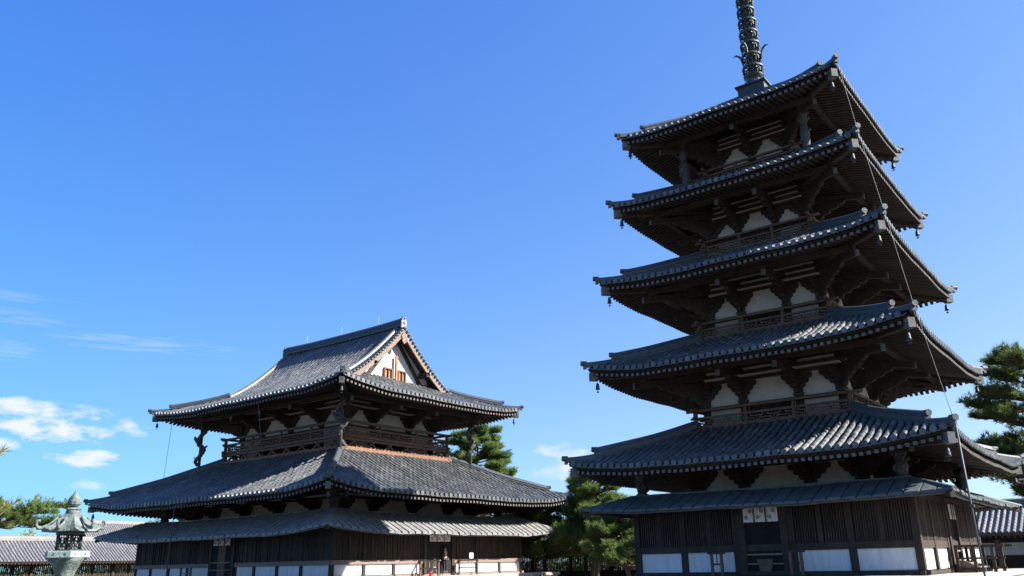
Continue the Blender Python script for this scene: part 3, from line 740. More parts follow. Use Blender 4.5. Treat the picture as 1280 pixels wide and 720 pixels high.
# side stair to the west door
st = thing('wooden_stair', 'short wooden stair with railings at the side door of the pagoda', 'stairs', (PX + W + .1, PY, 0))
m = MB()
for i in range(2): m.box(.12 + .30 * i, .52 + .30 * i, -.75, .75, 1.52 - .14 * i, 1.60 - .14 * i)
for sy_ in (-1, 1): m.prism([(.1, 1.255), (.1, 1.66), (.35, 1.66), (.95, 1.36), (.95, 1.255)], 1, sy_ * .8 - .03, sy_ * .8 + .03)
m.build('treads', 'weathered', st)
for sy_ in (-1, 1):
    m = MB(); y = sy_ * .95
    for x in (.15, .72, 1.32): m.box(x - .05, x + .05, y - .05, y + .05, 1.255, 2.12)
    m.box(.1, 1.72, y - .04, y + .04, 2.121, 2.20); m.box(.1, 1.42, y - .03, y + .03, 1.70, 1.77); m.box(.1, 1.42, y - .03, y + .03, 1.35, 1.42)
    m.build('railing', 'rafter_wood', st)

def podium(name, label, cx, cy, tiers, steps):
    t = thing(name, label, 'podium', (cx, cy, 0))
    for (a, b, z0, z1) in tiers:
        m = MB(); m.box(-a, a, -b, b, z0, z1 - .16); m.build('base_wall', 'stone', t)
        m = MB(); 
        for k in range(4):
            m.M = SIDES[k]; ee, oo = (a, b) if k % 2 == 0 else (b, a); x = -ee - .1 if k % 2 == 0 else -ee + .5
            end = ee + .1 if k % 2 == 0 else ee - .5
            while x < end - .05:
                x1 = min(x + random.uniform(1.0, 1.7), end); 
                if end - x1 < .5: x1 = end
                m.box(x + .006, x1 - .006, oo - .5, oo + .1, z1 - .16 + random.uniform(0, .006), z1 + random.uniform(0, .008)); x = x1
            m.M = None
        m.box(-a + .49, a - .49, -b + .49, b - .49, z1 - .17, z1 - .01); m.build('coping_stones', 'stone', t)
    for (k, w_, o0, z1, n) in steps:
        m = MB(); m.M = SIDES[k]
        for i in range(n): m.box(-w_, w_, o0 + .3 * i, o0 + .3 * (i + 1) + .02, 0, z1 - (i + 1) * z1 / (n + 1))
        for sg in (-1, 1): m.prism([(o0, 0), (o0 + .3 * n + .3, 0), (o0 + .3 * n + .3, .18), (o0, z1 + .02)], 0, sg * (w_ + .2) - .17, sg * (w_ + .2) + .17) if False else None
        m.build('steps', 'stone_grey', t)
    return t
podium('stone_podium', 'stone podium of pale slabs under the tall pagoda', PX, PY, ((8.4, 8.4, 0, .62), (6.7, 6.7, .60, 1.26)), ((0, 1.6, 8.5, .62, 3), (1, 1.6, 8.5, .62, 3)))

# ================================================================== MAIN HALL
hall = thing('temple_hall', 'two-storey dark wooden temple hall with hip-and-gable tiled roof', 'temple hall', (KX, KY, 0))
# lower tiled roof
A, B = 11.62, 10.46; D = 5.85; zm, zt = 5.56, 6.08
prof = lambda d: 5.56 + 2.93 * (.80 * (np.asarray(d) / 5.85) + .20 * (np.asarray(d) / 5.85) ** 2)
up1 = make_up(A, .44, D, 5.5)
rf = MB()
for k in range(4):
    a_out, e_half = (B, A) if k % 2 == 0 else (A, B); dm = (lambda E_: (lambda e: min(5.85, E_ - e)))(e_half)
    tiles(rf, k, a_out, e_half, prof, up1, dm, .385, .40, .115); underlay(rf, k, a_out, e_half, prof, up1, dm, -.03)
roof = rf.build('tiled_roof', 'tile', hall)
eaves(roof, A, B, 7.0, 5.5, 5.35, .2, up1, .29)
hip_parts(roof, A, B, D, prof, lambda e, d, E_: up1(A - d, d, A), (7.0, 5.5), 5.35, .2, stop=1.0, oni=1.1)
cn = [-7.0, -4.84, -1.6, 1.6, 4.84, 7.0]; cw = [-5.4, -3.2, 0, 3.2, 5.4]
storey(hall, 7.0, 5.4, 4.2, 4.70, 6.3, cn, cw, .24, s=.95, win=False, xw=.62)
# upper storey
fl = MB(); fl.box(-5.95, 5.95, -4.62, 4.62, 8.3, 8.47); fl.build('veranda_floor', 'wood', hall)
cn = [-5.1, -2.95, 0, 2.95, 5.1]; cw = [-3.75, -1.6, 1.6, 3.75]
storey(hall, 5.1, 3.75, 8.4, 10.22, 12.0, cn, cw, .22, s=.95, win=True)
balustrade(hall, 5.86, 4.55, 8.50, .98, [-2.9, 0, 2.9], [-1.6, 1.6], waist=.68, q=1.35)
ob = MB(); ob.ring(5.86 + .26, 4.55 + .26, 8.40, 8.62, .14); 
for k in range(4):
    ob.M = SIDES[k]; ee, oo = (5.9, 4.79) if k % 2 == 0 else (4.6, 6.10); x = -ee + .1
    while x < ee: ob.box(x - .07, x + .07, oo - .06, oo + .02, 8.622, 8.67); x += .385
ob.M = None; ob.build('flashing_board', 'orange_wood', hall)
# upper hip-and-gable roof
A, B = 9.46, 8.03; GX = 6.15; GW = 5.3
pd_ = np.polyfit([0, 1.7, 3.40, 4.95, 6.45, 8.03], [11.49, 12.05, 12.85, 13.88, 15.15, 16.72], 4)
profu = lambda d: np.polyval(pd_, np.asarray(d))
up2 = make_up(A, .40, 3.9, 5.0)
rf = MB()
def dm_ns(e): return 8.0 if e < GX - .45 else (A - e if e > GX + .02 else (A - e if False else 8.0 if e < GX - .3 else A - GX))
def dm_we(e): return min(A - GW + .05, B - e)
def up_ns(e, d, E_): return up2(e, d, E_)
for k in range(4):
    a_out, e_half = (B, A) if k % 2 == 0 else (A, B)
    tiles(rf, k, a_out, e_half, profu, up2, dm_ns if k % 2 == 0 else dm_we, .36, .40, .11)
# deck under tiles
for k in (1, 3): underlay(rf, k, A, B, profu, up2, lambda e: A - GW + .05, -.03)
for k in (0, 2):
    rf.M = SIDES[k]; ds = np.linspace(0, 8.03, 22)
    for d0, d1 in zip(ds[:-1], ds[1:]):
        n = 20
        l0 = A - d0 if d0 < A - GX else GX; l1 = A - d1 if d1 < A - GX else GX
        V = []
        for d, l_ in ((d0, l0), (d1, l1)):
            for j in range(n + 1): e = l_ * (2 * j / n - 1); V.append((e, B - d, float(profu(d) + up2(e, d, A)) - .03))
        rf.add(V, [(j, j + 1, n + 2 + j, n + 1 + j) for j in range(n)])
    # verge tiles: short rolls lying along the gable edge
    d = 3.55
    for sg in (-1, 1):
        d = 3.55
        while d < 8.0:
            z = float(profu(d)); o_ = B - d
            rf.tube([(sg * (GX - .42), o_, z + .03), (sg * (GX + .12), o_, z + .02)], .085, 8, tint=(1.25, 1.25, 1.27)); 
            sl_ = float(profu(d + .1) - profu(d)) / .1; d += .29 / math.sqrt(1 + sl_ ** 2)
        pts = [(sg * (GX - .52), B - q, float(profu(q)) + .0) for q in np.linspace(3.3, 8.0, 16)]
        # descending ridge
        rf.sweep(pts, [(-.12, -.03), (.12, -.03), (.11, .12), (.13, .13), (.11, .26), (.06, .34), (0, .37), (-.06, .34), (-.11, .26), (-.13, .13), (-.11, .12)])
    rf.M = None
roofu = rf.build('tiled_roof', 'tile', hall)
eaves(roofu, A, B, 5.1, 3.75, 11.28, .17, up2, .29)
hip_parts(roofu, A, B, 3.5, profu, lambda e, d, E_: up2(A - d, d, A), (5.1, 3.75), 11.28, .17, stop=.9, oni=1.0)
# main ridge
rd = MB(); xs = np.linspace(-6.0, 6.0, 21)
zr = lambda x: 16.84 + .10 * (abs(x) / 6) ** 3
sec = [(-.2, -.12), (.2, -.12), (.19, .1), (.22, .11), (.19, .26), (.21, .27), (.17, .42), (.2, .43), (.13, .55), (.07, .64), (0, .67), (-.07, .64), (-.13, .55), (-.2, .43), (-.17, .42), (-.21, .27), (-.19, .26), (-.22, .11), (-.19, .1)]
rd.sweep([(x, 0, zr(x)) for x in xs], [(a_, b_ * .72) for a_, b_ in sec])
rdo = rd.build('main_ridge', 'ridge_tile', roofu)
for sg in (-1, 1):
    on = MB(); poly = [(-.42, -.45), (.42, -.45), (.36, .05), (.42, .25), (.26, .5), (.2, .78), (.08, .62), (0, .86), (-.08, .62), (-.2, .78), (-.26, .5), (-.42, .25), (-.36, .05)]
    on.prism(poly, 0, sg * 5.98, sg * 6.16) if sg > 0 else on.prism(poly, 0, -6.16, -5.98)
    o = MB(); o.prism(poly, 0, -.09, .09); 
    for a_ in range(8): an = a_ * PI / 4; o.tube([(.09 * sg, .1 * math.cos(an), .1 + .1 * math.sin(an)), (.14 * sg, .16 * math.cos(an), .1 + .16 * math.sin(an))], [.05, .03], 6)
    o.tube([(.05 * sg, 0, .1), (.16 * sg, 0, .1)], .08, 10); o.tube([(-.1 * sg, 0, .55), (.25 * sg, 0, .62)], .09, 10)
    o.build('ridge_end_tile', 'tile_light', rdo, Matrix.Translation((sg * 6.08, 0, 16.98)) @ Matrix.Scale(.62, 4))
for x in (-3.7, 0.0, 3.7):
    o = MB(); o.tube([(x, 0, 17.2), (x, 0, 17.9)], .014, 5); o.build('lightning_rod', 'ceramic', roofu)
# gables
for sg in (-1, 1):
    gw = MB(); ys = np.linspace(-4.6, 4.6, 25)
    poly = [(-4.6, 12.7), (4.6, 12.7)] + [(y, float(profu(B - abs(y))) - .12) for y in ys[::-1]]
    gw.prism(poly, 0, min(sg * (GW - .12), sg * GW), max(sg * (GW - .12), sg * GW)); gwo = gw.build('gable_wall', 'white_panel', hall)
    bm_ = MB(); x0, x1 = sorted((sg * (GW + .002), sg * (GW + .14)))
    for s2 in (-1, 1):
        bm_.prism([(s2 * .12, 16.2), (s2 * -.14, 16.2), (s2 * 2.55, 12.9), (s2 * 2.9, 12.9)][::s2], 0, x0, x1)
        bm_.prism([(s2 * 3.1, 12.9), (s2 * 3.3, 12.9), (s2 * 3.3, 13.6), (s2 * 3.1, 13.75)][::s2], 0, x0, x1)
    bm_.build('gable_struts', 'wood', gwo)
    ps = MB(); x0, x1 = sorted((sg * (GW + .142), sg * (GW + .26))); ps.box(x0, x1, -.08, .08, 12.9, 14.9); ps.build('king_post', 'bright_wood', gwo)
    for yy in (-.62, .62):
        w_ = MB(); x0, x1 = sorted((sg * (GW + .003), sg * (GW + .05))); w_.box(x0, x1, yy - .28, yy + .28, 13.05, 13.95); wd_ = w_.build('gable_shutter', 'bright_wood', gwo)
        f = MB(); x0, x1 = sorted((sg * (GW + .004), sg * (GW + .16)))
        f.box(x0, x1, yy - .36, yy - .28, 12.95, 14.03); f.box(x0, x1, yy + .28, yy + .36, 12.95, 14.03); f.box(x0, x1, yy - .281, yy + .281, 13.951, 14.04); f.box(x0, x1, yy - .281, yy + .281, 12.95, 13.05); f.box(x0, x1, yy - .02, yy + .02, 13.05, 13.95)
        f.build('shutter_frame', 'orange_wood', wd_)
    # barge boards and verge soffit
    for s2 in (-1, 1):
        bb = MB(); q = np.linspace(0, 4.35, 18)
        topp = [(s2 * y, float(profu(B - y)) - .07) for y in q]; bot = [(s2 * y, float(profu(B - y)) - .07 - .46 + (.06 * y / 4.35)) for y in q]
        x0, x1 = sorted((sg * (GX - .12), sg * (GX - .02)))
        bb.prism((topp + bot[::-1])[::s2], 0, x0, x1); bb.build('barge_board', 'weathered', hall)
        sf = MB(); x0, x1 = sorted((sg * (GW - .1), sg * (GX - .125)))
        sf.prism((topp + [(y, z - .1) for y, z in topp[::-1]])[::s2], 0, x0, x1); sf.build('verge_soffit', 'wood', hall)
        pu = MB(); x0, x1 = sorted((sg * (GW - .05), sg * (GX - .02)))
        for yy in (2.25,): z = float(profu(B - yy)); pu.box(x0, x1, min(s2 * yy, s2 * (yy + .28)), max(s2 * yy, s2 * (yy + .28)), z - .75, z - .45); 
        pu.build('purlin_end', 'wood', hall)
    ge = MB(); x0, x1 = sorted((sg * (GX - .01), sg * (GX + .05)))
    ge.prism([(-.12, 16.35), (.12, 16.35), (.26, 16.1), (.16, 15.95), (.2, 15.8), (0, 15.6), (-.2, 15.8), (-.16, 15.95), (-.26, 16.1)], 0, x0, x1); ge.build('gable_pendant', 'weathered', hall)
# skirt storey of the hall
Wa, Wb = 9.25, 7.95
m = MB(); m.ring(Wa - .08, Wb - .08, 1.3, 4.5, .12); m.build('wall', 'wood', hall)
m = MB(); m.ring(Wa + .10, Wb + .10, 1.27, 1.44, .16, ext=.12); m.build('ground_sill', 'weathered', hall)
m = MB(); m.ring(Wa + .12, Wb + .12, 1.98, 2.20, .2, ext=.0); m.build('middle_rail', 'weathered', hall)
m = MB(); m.ring(Wa + .07, Wb + .07, 3.65, 3.85, .14); m.build('head_beam', 'wood', hall)
CN = [-9.25, -7.5, -5.5, -3.5, -1.25, 1.25, 2.95, 4.95, 6.95, 9.25]; CW = [-7.95, -5.78, -3.58, -1.35, 1.35, 3.5, 5.72, 7.95]
pm = MB(); pm.box(-.10, .10, -.10, .10, 0, 2.85); PM2 = pm.mesh('post', 'wood')
for k in range(4):
    CC, oo = (CN, Wb) if k % 2 == 0 else (CW, Wa)
    if k >= 2: CC = [-c for c in CC[::-1]]
    for c in CC:
        if k % 2 and abs(c) > 7.9: continue
        link('post', PM2, hall, smat(k, c, oo + .0, 1.3) )
    for c0, c1 in zip(CC[:-1], CC[1:]):
        if c0 < 0 < c1:
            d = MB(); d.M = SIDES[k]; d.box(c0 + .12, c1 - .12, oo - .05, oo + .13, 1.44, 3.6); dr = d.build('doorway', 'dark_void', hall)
            j = MB(); j.M = SIDES[k]
            for c in (c0 + .16, c1 - .16): j.box(c - .11, c + .11, oo + .131, oo + .2, 1.44, 3.65)
            j.box(c0 + .05, c1 - .05, oo + .133, oo + .21, 3.651, 3.8)
            j.build('door_frame', 'wood', dr)
            if k == 0:
                j = MB(); j.M = SIDES[0]; j.box(-.35, .35, oo + .135, oo + .17, 1.44, 3.3); j.build('door_leaf', 'rail_wood', dr)
                j = MB(); j.M = SIDES[0]; j.box(-.95, .95, oo + .2, oo + .24, 2.2, 2.26); j.box(-.95, .95, oo + .2, oo + .24, 1.8, 1.85); j.build('barrier_rail', 'weathered', dr)
            continue
        p = MB(); p.M = SIDES[k]; p.box(c0 + .1, c1 - .1, oo - .06, oo + .03, 1.44, 1.98); p.build('white_panel', 'white_panel', hall)
        f = MB(); f.M = SIDES[k]; x = c0 + .1
        while x < c1 - .12:
            w_ = min(random.uniform(.16, .24), c1 - .1 - x); f.box(x + .006, x + w_ - .006, oo, oo + random.uniform(.03, .05), 2.2, 3.66); x += w_
            if x < c1 - .25 and random.random() < .5: f.box(x - .02, x + .02, oo + .05, oo + .075, 2.2, 3.66)
        f.build('wall_boards', 'wood', hall)
board_roof(hall, 11.13, 9.97, 3.50, 3.86, 8.95, 7.79, 4.62, .52, 'board_roof_pale', bwid=.74, blift=.11)
nr = noren(None, 1, Wa + .22, 3.17, 3.6, .9); nr.location = (KX, KY, 0); tag(nr, 'white cloth curtain in the sunny side doorway of the two-storey hall', 'curtain')
nr = noren(None, 0, Wb + .22, 3.17, 3.6, .8); nr.location = (KX, KY, 0); tag(nr, 'white cloth curtain over the shaded front doorway of the two-storey hall', 'curtain')
# dragon posts
q_ = 0
for sx_ in (1, -1):
    for sy_ in (-1, 1):
        q_ += 1; carved(hall, sx_ * 6.95, sy_ * 5.72, 8.0, 11.72, 'dragon_post', dragon=True, seed=q_)
        carved(hall, sx_ * 8.2, sy_ * 7.0, 4.5, 5.75, 'corner_support', .22, seed=q_ + 20)
for pp_, r_ in (([(2.3, -8.15, 11.4), (2.2, -7.3, 7.35)], .014), ([(-.3, -10.7, 5.36), (-1.0, -10.75, 5.36), (-1.2, -10.75, 0)], .03), ([(-6.6, -8.15, 11.3), (-6.9, -8.2, 6.7)], .012)):
    m = MB(); m.tube(pp_, r_, 6); m.build('lightning_conductor', 'wire', hall)
podium('stone_podium', 'pale stone podium under the two-storey hall', KX, KY, ((13.2, 12.2, 0, .62), (10.9, 9.9, .60, 1.30)), ((0, 1.7, 12.3, .62, 3), (1, 1.7, 13.3, .62, 3)))

# ---- railings by the hall's west door, sign, extinguisher, people
def to_px(u, v, X=None, Y=None):
    d = Fv + R2 * ((u - 640) / FPX) - U2 * ((v - 360) / FPX)
    t = X / d.x if X is not None else Y / d.y
    return Vector((d.x * t, d.y * t, 1.86 + d.z * t))
def stand_rail(name, label, x, y, rz, L_, H=.85, z=1.3):
    t = thing(name, label, 'railing', (x, y, z), rz, 'low wooden railings beside the doorways')
    for p in (-L_ / 2 + .06, L_ / 2 - .06):
        m = MB(); m.box(p - .045, p + .045, -.045, .045, 0, H - .07); m.build('post', 'rail_wood', t)
    m = MB(); m.box(0, .02, -.02, .02, H * .45 + .05, H - .06); m.box(-L_ / 2 - .08, L_ / 2 + .08, -.05, .05, H - .07, H); m.box(-L_ / 2, L_ / 2, -.03, .03, H * .45, H * .45 + .06); m.build('rail', 'weathered' if L_ > 1 else 'rafter_wood', t)
xx = KX + Wa + .9
stand_rail('wooden_railing', 'low wooden railing left of the sunny side doorway of the hall', xx, KY - 1.65, 0, 1.5)
stand_rail('wooden_railing', 'low wooden railing right of the sunny side doorway of the hall', xx, KY + 1.7, 0, 1.5)
stand_rail('wooden_railing', 'low railing left of the shaded front doorway of the hall', KX - 2.3, KY - Wb - .9, 0, 1.1, .78)
stand_rail('wooden_railing', 'narrow dark railing left of the pagoda doorway, before a white panel', PX - 1.65, PY - W - .6, 0, .5, .82)
stand_rail('wooden_railing', 'narrow dark railing right of the pagoda doorway', PX + 1.3, PY - W - .6, 0, .5, .82)
t = thing('fire_extinguisher', 'red fire extinguisher on the hall podium, left of the side doorway', 'fire extinguisher', (KX + Wa + 1.3, KY - 1.95, 1.3))
m = MB(); m.lathe([(.10, 0), (.11, .03), (.11, .2), (.08, .27), (.03, .29)], 14); m.build('cylinder', 'red', t)
m = MB(); m.tube([(0, 0, .28), (0, 0, .33)], .03, 8); m.box(-.02, .12, -.015, .015, .33, .35); m.tube([(.05, 0, .3), (.13, 0, .25), (.13, 0, .1)], .012, 6); m.build('valve', 'metal_grey', t)
t = thing('sign_stand', 'small white notice on a thin pole beside the sunny hall doorway', 'sign', (KX + Wa + 1.1, KY + 1.75, 1.3))
m = MB(); m.box(-.012, .012, -.17, .17, .92, 1.22); bd = m.build('board', 'paper_white', t)
m = MB(); m.box(.0125, .0135, -.11, -.03, 1.03, 1.12); m.box(.0125, .0135, .02, .1, 1.03, 1.12); m.build('printed_panel', 'ceramic', bd)
m = MB(); m.tube([(0, 0, .02), (0, 0, .93)], .013, 6); m.lathe([(.15, 0), (.15, .02), (.02, .04)], 12); m.build('pole', 'metal_grey', t)
t = thing('folding_sign', 'small pale A-shaped folding stand in the sunny hall doorway', 'sign stand', (KX + Wa + .45, KY - .72, 1.44))
m = MB(); m.bar((0, -.17, 0), (0, -.01, .78), .03, .03); m.bar((0, .17, 0), (0, .01, .78), .03, .03); m.bar((0, -.1, .32), (0, .1, .32), .03, .03); m.build('frame', 'ceramic', t)
t = thing('offering_box', 'small wooden offering box inside the pagoda doorway behind the rails', 'box', (PX, PY - W - .03, 1.44))
m = MB(); m.prism([(-.2, 0), (.2, 0), (.3, .4), (-.3, .4)], 1, -.14, -.02); m.build('box_body', 'rail_wood', t)
m = MB(); 
for q in range(6): m.box(-.26 + q * .1, -.22 + q * .1, -.14, -.02, .401, .43)
m.build('slatted_lid', 'rail_wood', t)

def person(label, loc, rz, top='dark_cloth', H=1.65):
    t = thing('person', label, 'person', loc, rz)
    sc = H / 1.7
    J = dict(pel=(0, 0, .95), ch=(0, 0, 1.25), nk=(0, 0, 1.43), hd=(0, -.01, 1.5), h2=(0, -.02, 1.60), h3=(0, -.01, 1.68),
             lsh=(.17, 0, 1.38), lel=(.23, .02, 1.1), lwr=(.2, -.12, .9), lh=(.19, -.16, .84), rsh=(-.17, 0, 1.38), rel=(-.23, .02, 1.1), rwr=(-.2, -.12, .9), rh=(-.19, -.16, .84),
             lhip=(.1, 0, .88), lkn=(.11, -.02, .48), lan=(.11, .02, .09), lto=(.12, -.15, .04), rhip=(-.1, 0, .88), rkn=(-.11, -.02, .48), ran=(-.11, .02, .09), rto=(-.12, -.15, .04))
    Rr = dict(pel=.14, ch=.15, nk=.055, hd=.07, h2=.085, h3=.06, lsh=.07, lel=.045, lwr=.03, lh=.035, rsh=.07, rel=.045, rwr=.03, rh=.035, lhip=.09, lkn=.06, lan=.042, lto=.035, rhip=.09, rkn=.06, ran=.042, rto=.035)
    ks = list(J); E_ = [('pel', 'ch'), ('ch', 'nk'), ('nk', 'hd'), ('hd', 'h2'), ('h2', 'h3'), ('ch', 'lsh'), ('lsh', 'lel'), ('lel', 'lwr'), ('lwr', 'lh'), ('ch', 'rsh'), ('rsh', 'rel'), ('rel', 'rwr'), ('rwr', 'rh'), ('pel', 'lhip'), ('lhip', 'lkn'), ('lkn', 'lan'), ('lan', 'lto'), ('pel', 'rhip'), ('rhip', 'rkn'), ('rkn', 'ran'), ('ran', 'rto')]
    def skin(name, keys, grow, mname):
        me = bpy.data.meshes.new(name); kk = [k for k in ks if k in keys]
        me.from_pydata([tuple(c * sc for c in J[k]) for k in kk], [(kk.index(a), kk.index(b)) for a, b in E_ if a in kk and b in kk], [])
        o = link(name, me, t); sm_ = o.modifiers.new('s', 'SKIN'); o.modifiers.new('u', 'SUBSURF').render_levels = 2
        for i, k in enumerate(kk): r_ = Rr[k] * sc * grow; me.skin_vertices[0].data[i].radius = (r_, r_ * .85)
        me.skin_vertices[0].data[0].use_root = True
        me.materials.append(MATS[mname]); return o
    skin('body', ks, 1.0, 'skin')
    skin('shirt', ['pel', 'ch', 'lsh', 'lel', 'lwr', 'rsh', 'rel', 'rwr'], 1.14, top)
    skin('trousers', ['pel', 'lhip', 'lkn', 'lan', 'rhip', 'rkn', 'ran'], 1.2, 'dark_cloth')
    h = MB(); h.lathe([(.02, 1.735 * sc), (.07, 1.72 * sc), (.098, 1.67 * sc), (.102, 1.61 * sc), (.09, 1.55 * sc), (.03, 1.54 * sc)][::-1], 14, c=(0, .022)); h.build('hair', 'hair', t)
    fc = MB()
    for sg in (-1, 1): fc.lathe([(.002, 1.60 * sc), (.011, 1.607 * sc), (.002, 1.614 * sc)], 8, c=(sg * .03, -.098 * sc))
    fc.build('eyes', 'hair', t)
    return t
person('person in dark clothes standing in the shaded side doorway of the hall', (KX + Wa + .28, KY + .35, 1.44), R(90), H=1.45)
ph_ = to_px(676.5, 718, X=KX + Wa + 6.3)
person('person whose dark hair just shows beyond the right end of the hall podium', (ph_.x, ph_.y, 0), R(60), 'grey_cloth', H=ph_.z - .02)

# ================================================================== LANTERN
LD = 15.0
dd_ = Fv + R2 * ((84.5 - 640) / FPX) - U2 * ((690 - 360) / FPX); hh = math.hypot(dd_.x, dd_.y)
LANTERN = lan = thing('bronze_lantern', 'green patinated bronze lantern with flame-shaped finial and curled roof corners', 'lantern', (dd_.x / hh * LD, dd_.y / hh * LD, 0), R(12))
m = MB(); m.lathe([(.62, 0), (.62, .25), (.5, .3), (.5, .5), (.34, .58), (.2, .66), (.14, .8), (.125, 1.2), (.135, 1.45), (.15, 1.6), (.19, 1.72), (.27, 1.84), (.37, 1.9), (.36, 1.92)], 24); m.build('pedestal', 'patina', lan)
m = MB(); m.lathe([(.36, 1.90), (.43, 1.915), (.43, 2.0), (.40, 2.01), (.3, 2.01)], 6, smooth=False, a0=R(30)); pl = m.build('platform', 'patina_pale', lan)
m = MB()
for q in range(6):
    a = R(60 * q); c, s_ = math.cos(a), math.sin(a); ap = .43 * math.cos(R(30)) + .003
    for of in (-.11, .11):
        n = 10; V = [(ap * c - (of + .022 * math.cos(2 * PI * i / n)) * s_, ap * s_ + (of + .022 * math.cos(2 * PI * i / n)) * c, 1.957 + .022 * math.sin(2 * PI * i / n)) for i in range(n)]; m.add(V, [tuple(range(n))])
m.build('platform_studs', 'patina', pl)
m = MB(); rr_ = .235
m.lathe([(rr_ + .03, 2.01), (rr_ + .03, 2.04), (rr_ + .01, 2.045)], 6, smooth=False, a0=R(30)); m.lathe([(rr_ + .01, 2.33), (rr_ + .04, 2.34), (rr_ + .04, 2.40)], 6, smooth=False, a0=R(30))
for q in range(6):
    a = R(30 + 60 * q); p = Vector((rr_ * math.cos(a), rr_ * math.sin(a), 0)); b = R(90 + 60 * q); p2 = Vector((rr_ * math.cos(b), rr_ * math.sin(b), 0))
    m.tube([(p.x, p.y, 2.04), (p.x, p.y, 2.34)], .02, 6)
    for j in range(1, 5): t_ = j / 5; z = p.lerp(p2, t_); m.tube([(z.x, z.y, 2.04), (z.x, z.y, 2.34)], .006, 4)
    for zz in (2.1, 2.16, 2.22, 2.28): m.tube([(p.x, p.y, zz), (p2.x, p2.y, zz)], .007, 4)
    for j in range(5):
        z = p.lerp(p2, (j + .5) / 5); zz = 2.13 + .06 * ((j * 2 + q) % 3); m.tube([(z.x * .99, z.y * .99, zz - .03), (z.x * 1.01, z.y * 1.01, zz + .03)], .02, 5)
m.build('fire_box', 'bronze', lan)
m = MB(); n = 36; V = []; prof_r = [(.62, 2.40), (.60, 2.425), (.47, 2.47), (.36, 2.56), (.25, 2.65), (.15, 2.685), (.15, 2.74), (.11, 2.75)]
for (r_, z) in prof_r:
    for i in range(n):
        a = 2 * PI * i / n; hx = math.cos(R(30)) / math.cos(((a + R(30)) % R(60)) - R(30)); hx = 1 + (hx - 1) * 1.0
        f_ = (r_ - .15) / .47; rr2 = r_ * (hx if r_ > .16 else 1); lift = .05 * max(0, f_) * (max(0, (hx - .866) / .134)) ** 3 if r_ > .3 else 0
        V.append((rr2 * math.cos(a), rr2 * math.sin(a), z + lift))
nn = len(prof_r); m.add(V, [(i * n + j, i * n + (j + 1) % n, (i + 1) * n + (j + 1) % n, (i + 1) * n + j) for i in range(nn - 1) for j in range(n)] + [tuple(range(n))[::-1], tuple(range((nn - 1) * n, nn * n))], False)
lr = m.build('lantern_roof', 'patina', lan)
for q in range(6):
    m = MB(); a = R(60 * q); c, s_ = math.cos(a), math.sin(a); Q = lambda r_, z: (r_ * c, r_ * s_, z)
    m.tube([Q(.28, 2.63), Q(.42, 2.52), Q(.56, 2.46), Q(.64, 2.46), Q(.68, 2.51), Q(.665, 2.57), Q(.62, 2.575), Q(.61, 2.54)], [.02, .024, .03, .034, .034, .03, .022, .012], 8); m.build('curled_corner', 'patina', lr)
m = MB(); m.lathe([(.11, 2.745), (.15, 2.76), (.12, 2.79), (.05, 2.8), (.09, 2.82), (.125, 2.86), (.13, 2.91), (.11, 2.97), (.075, 3.02), (.035, 3.07), (.012, 3.11), (.003, 3.15)], 12, smooth=False); m.build('flame_finial', 'patina', lan)

for o in lan.children_recursive:
    for v in o.data.vertices:
        f_ = .77 * (.92 if 'roof' in o.name or 'corner' in o.name else 1.0)
        v.co.x *= f_; v.co.y *= f_; v.co.z = float(np.interp(v.co.z, [0, 1.6, 1.915, 2.0, 2.40, 2.745, 3.15], [0, 1.72, 2.08, 2.165, 2.455, 2.775, 3.10]))
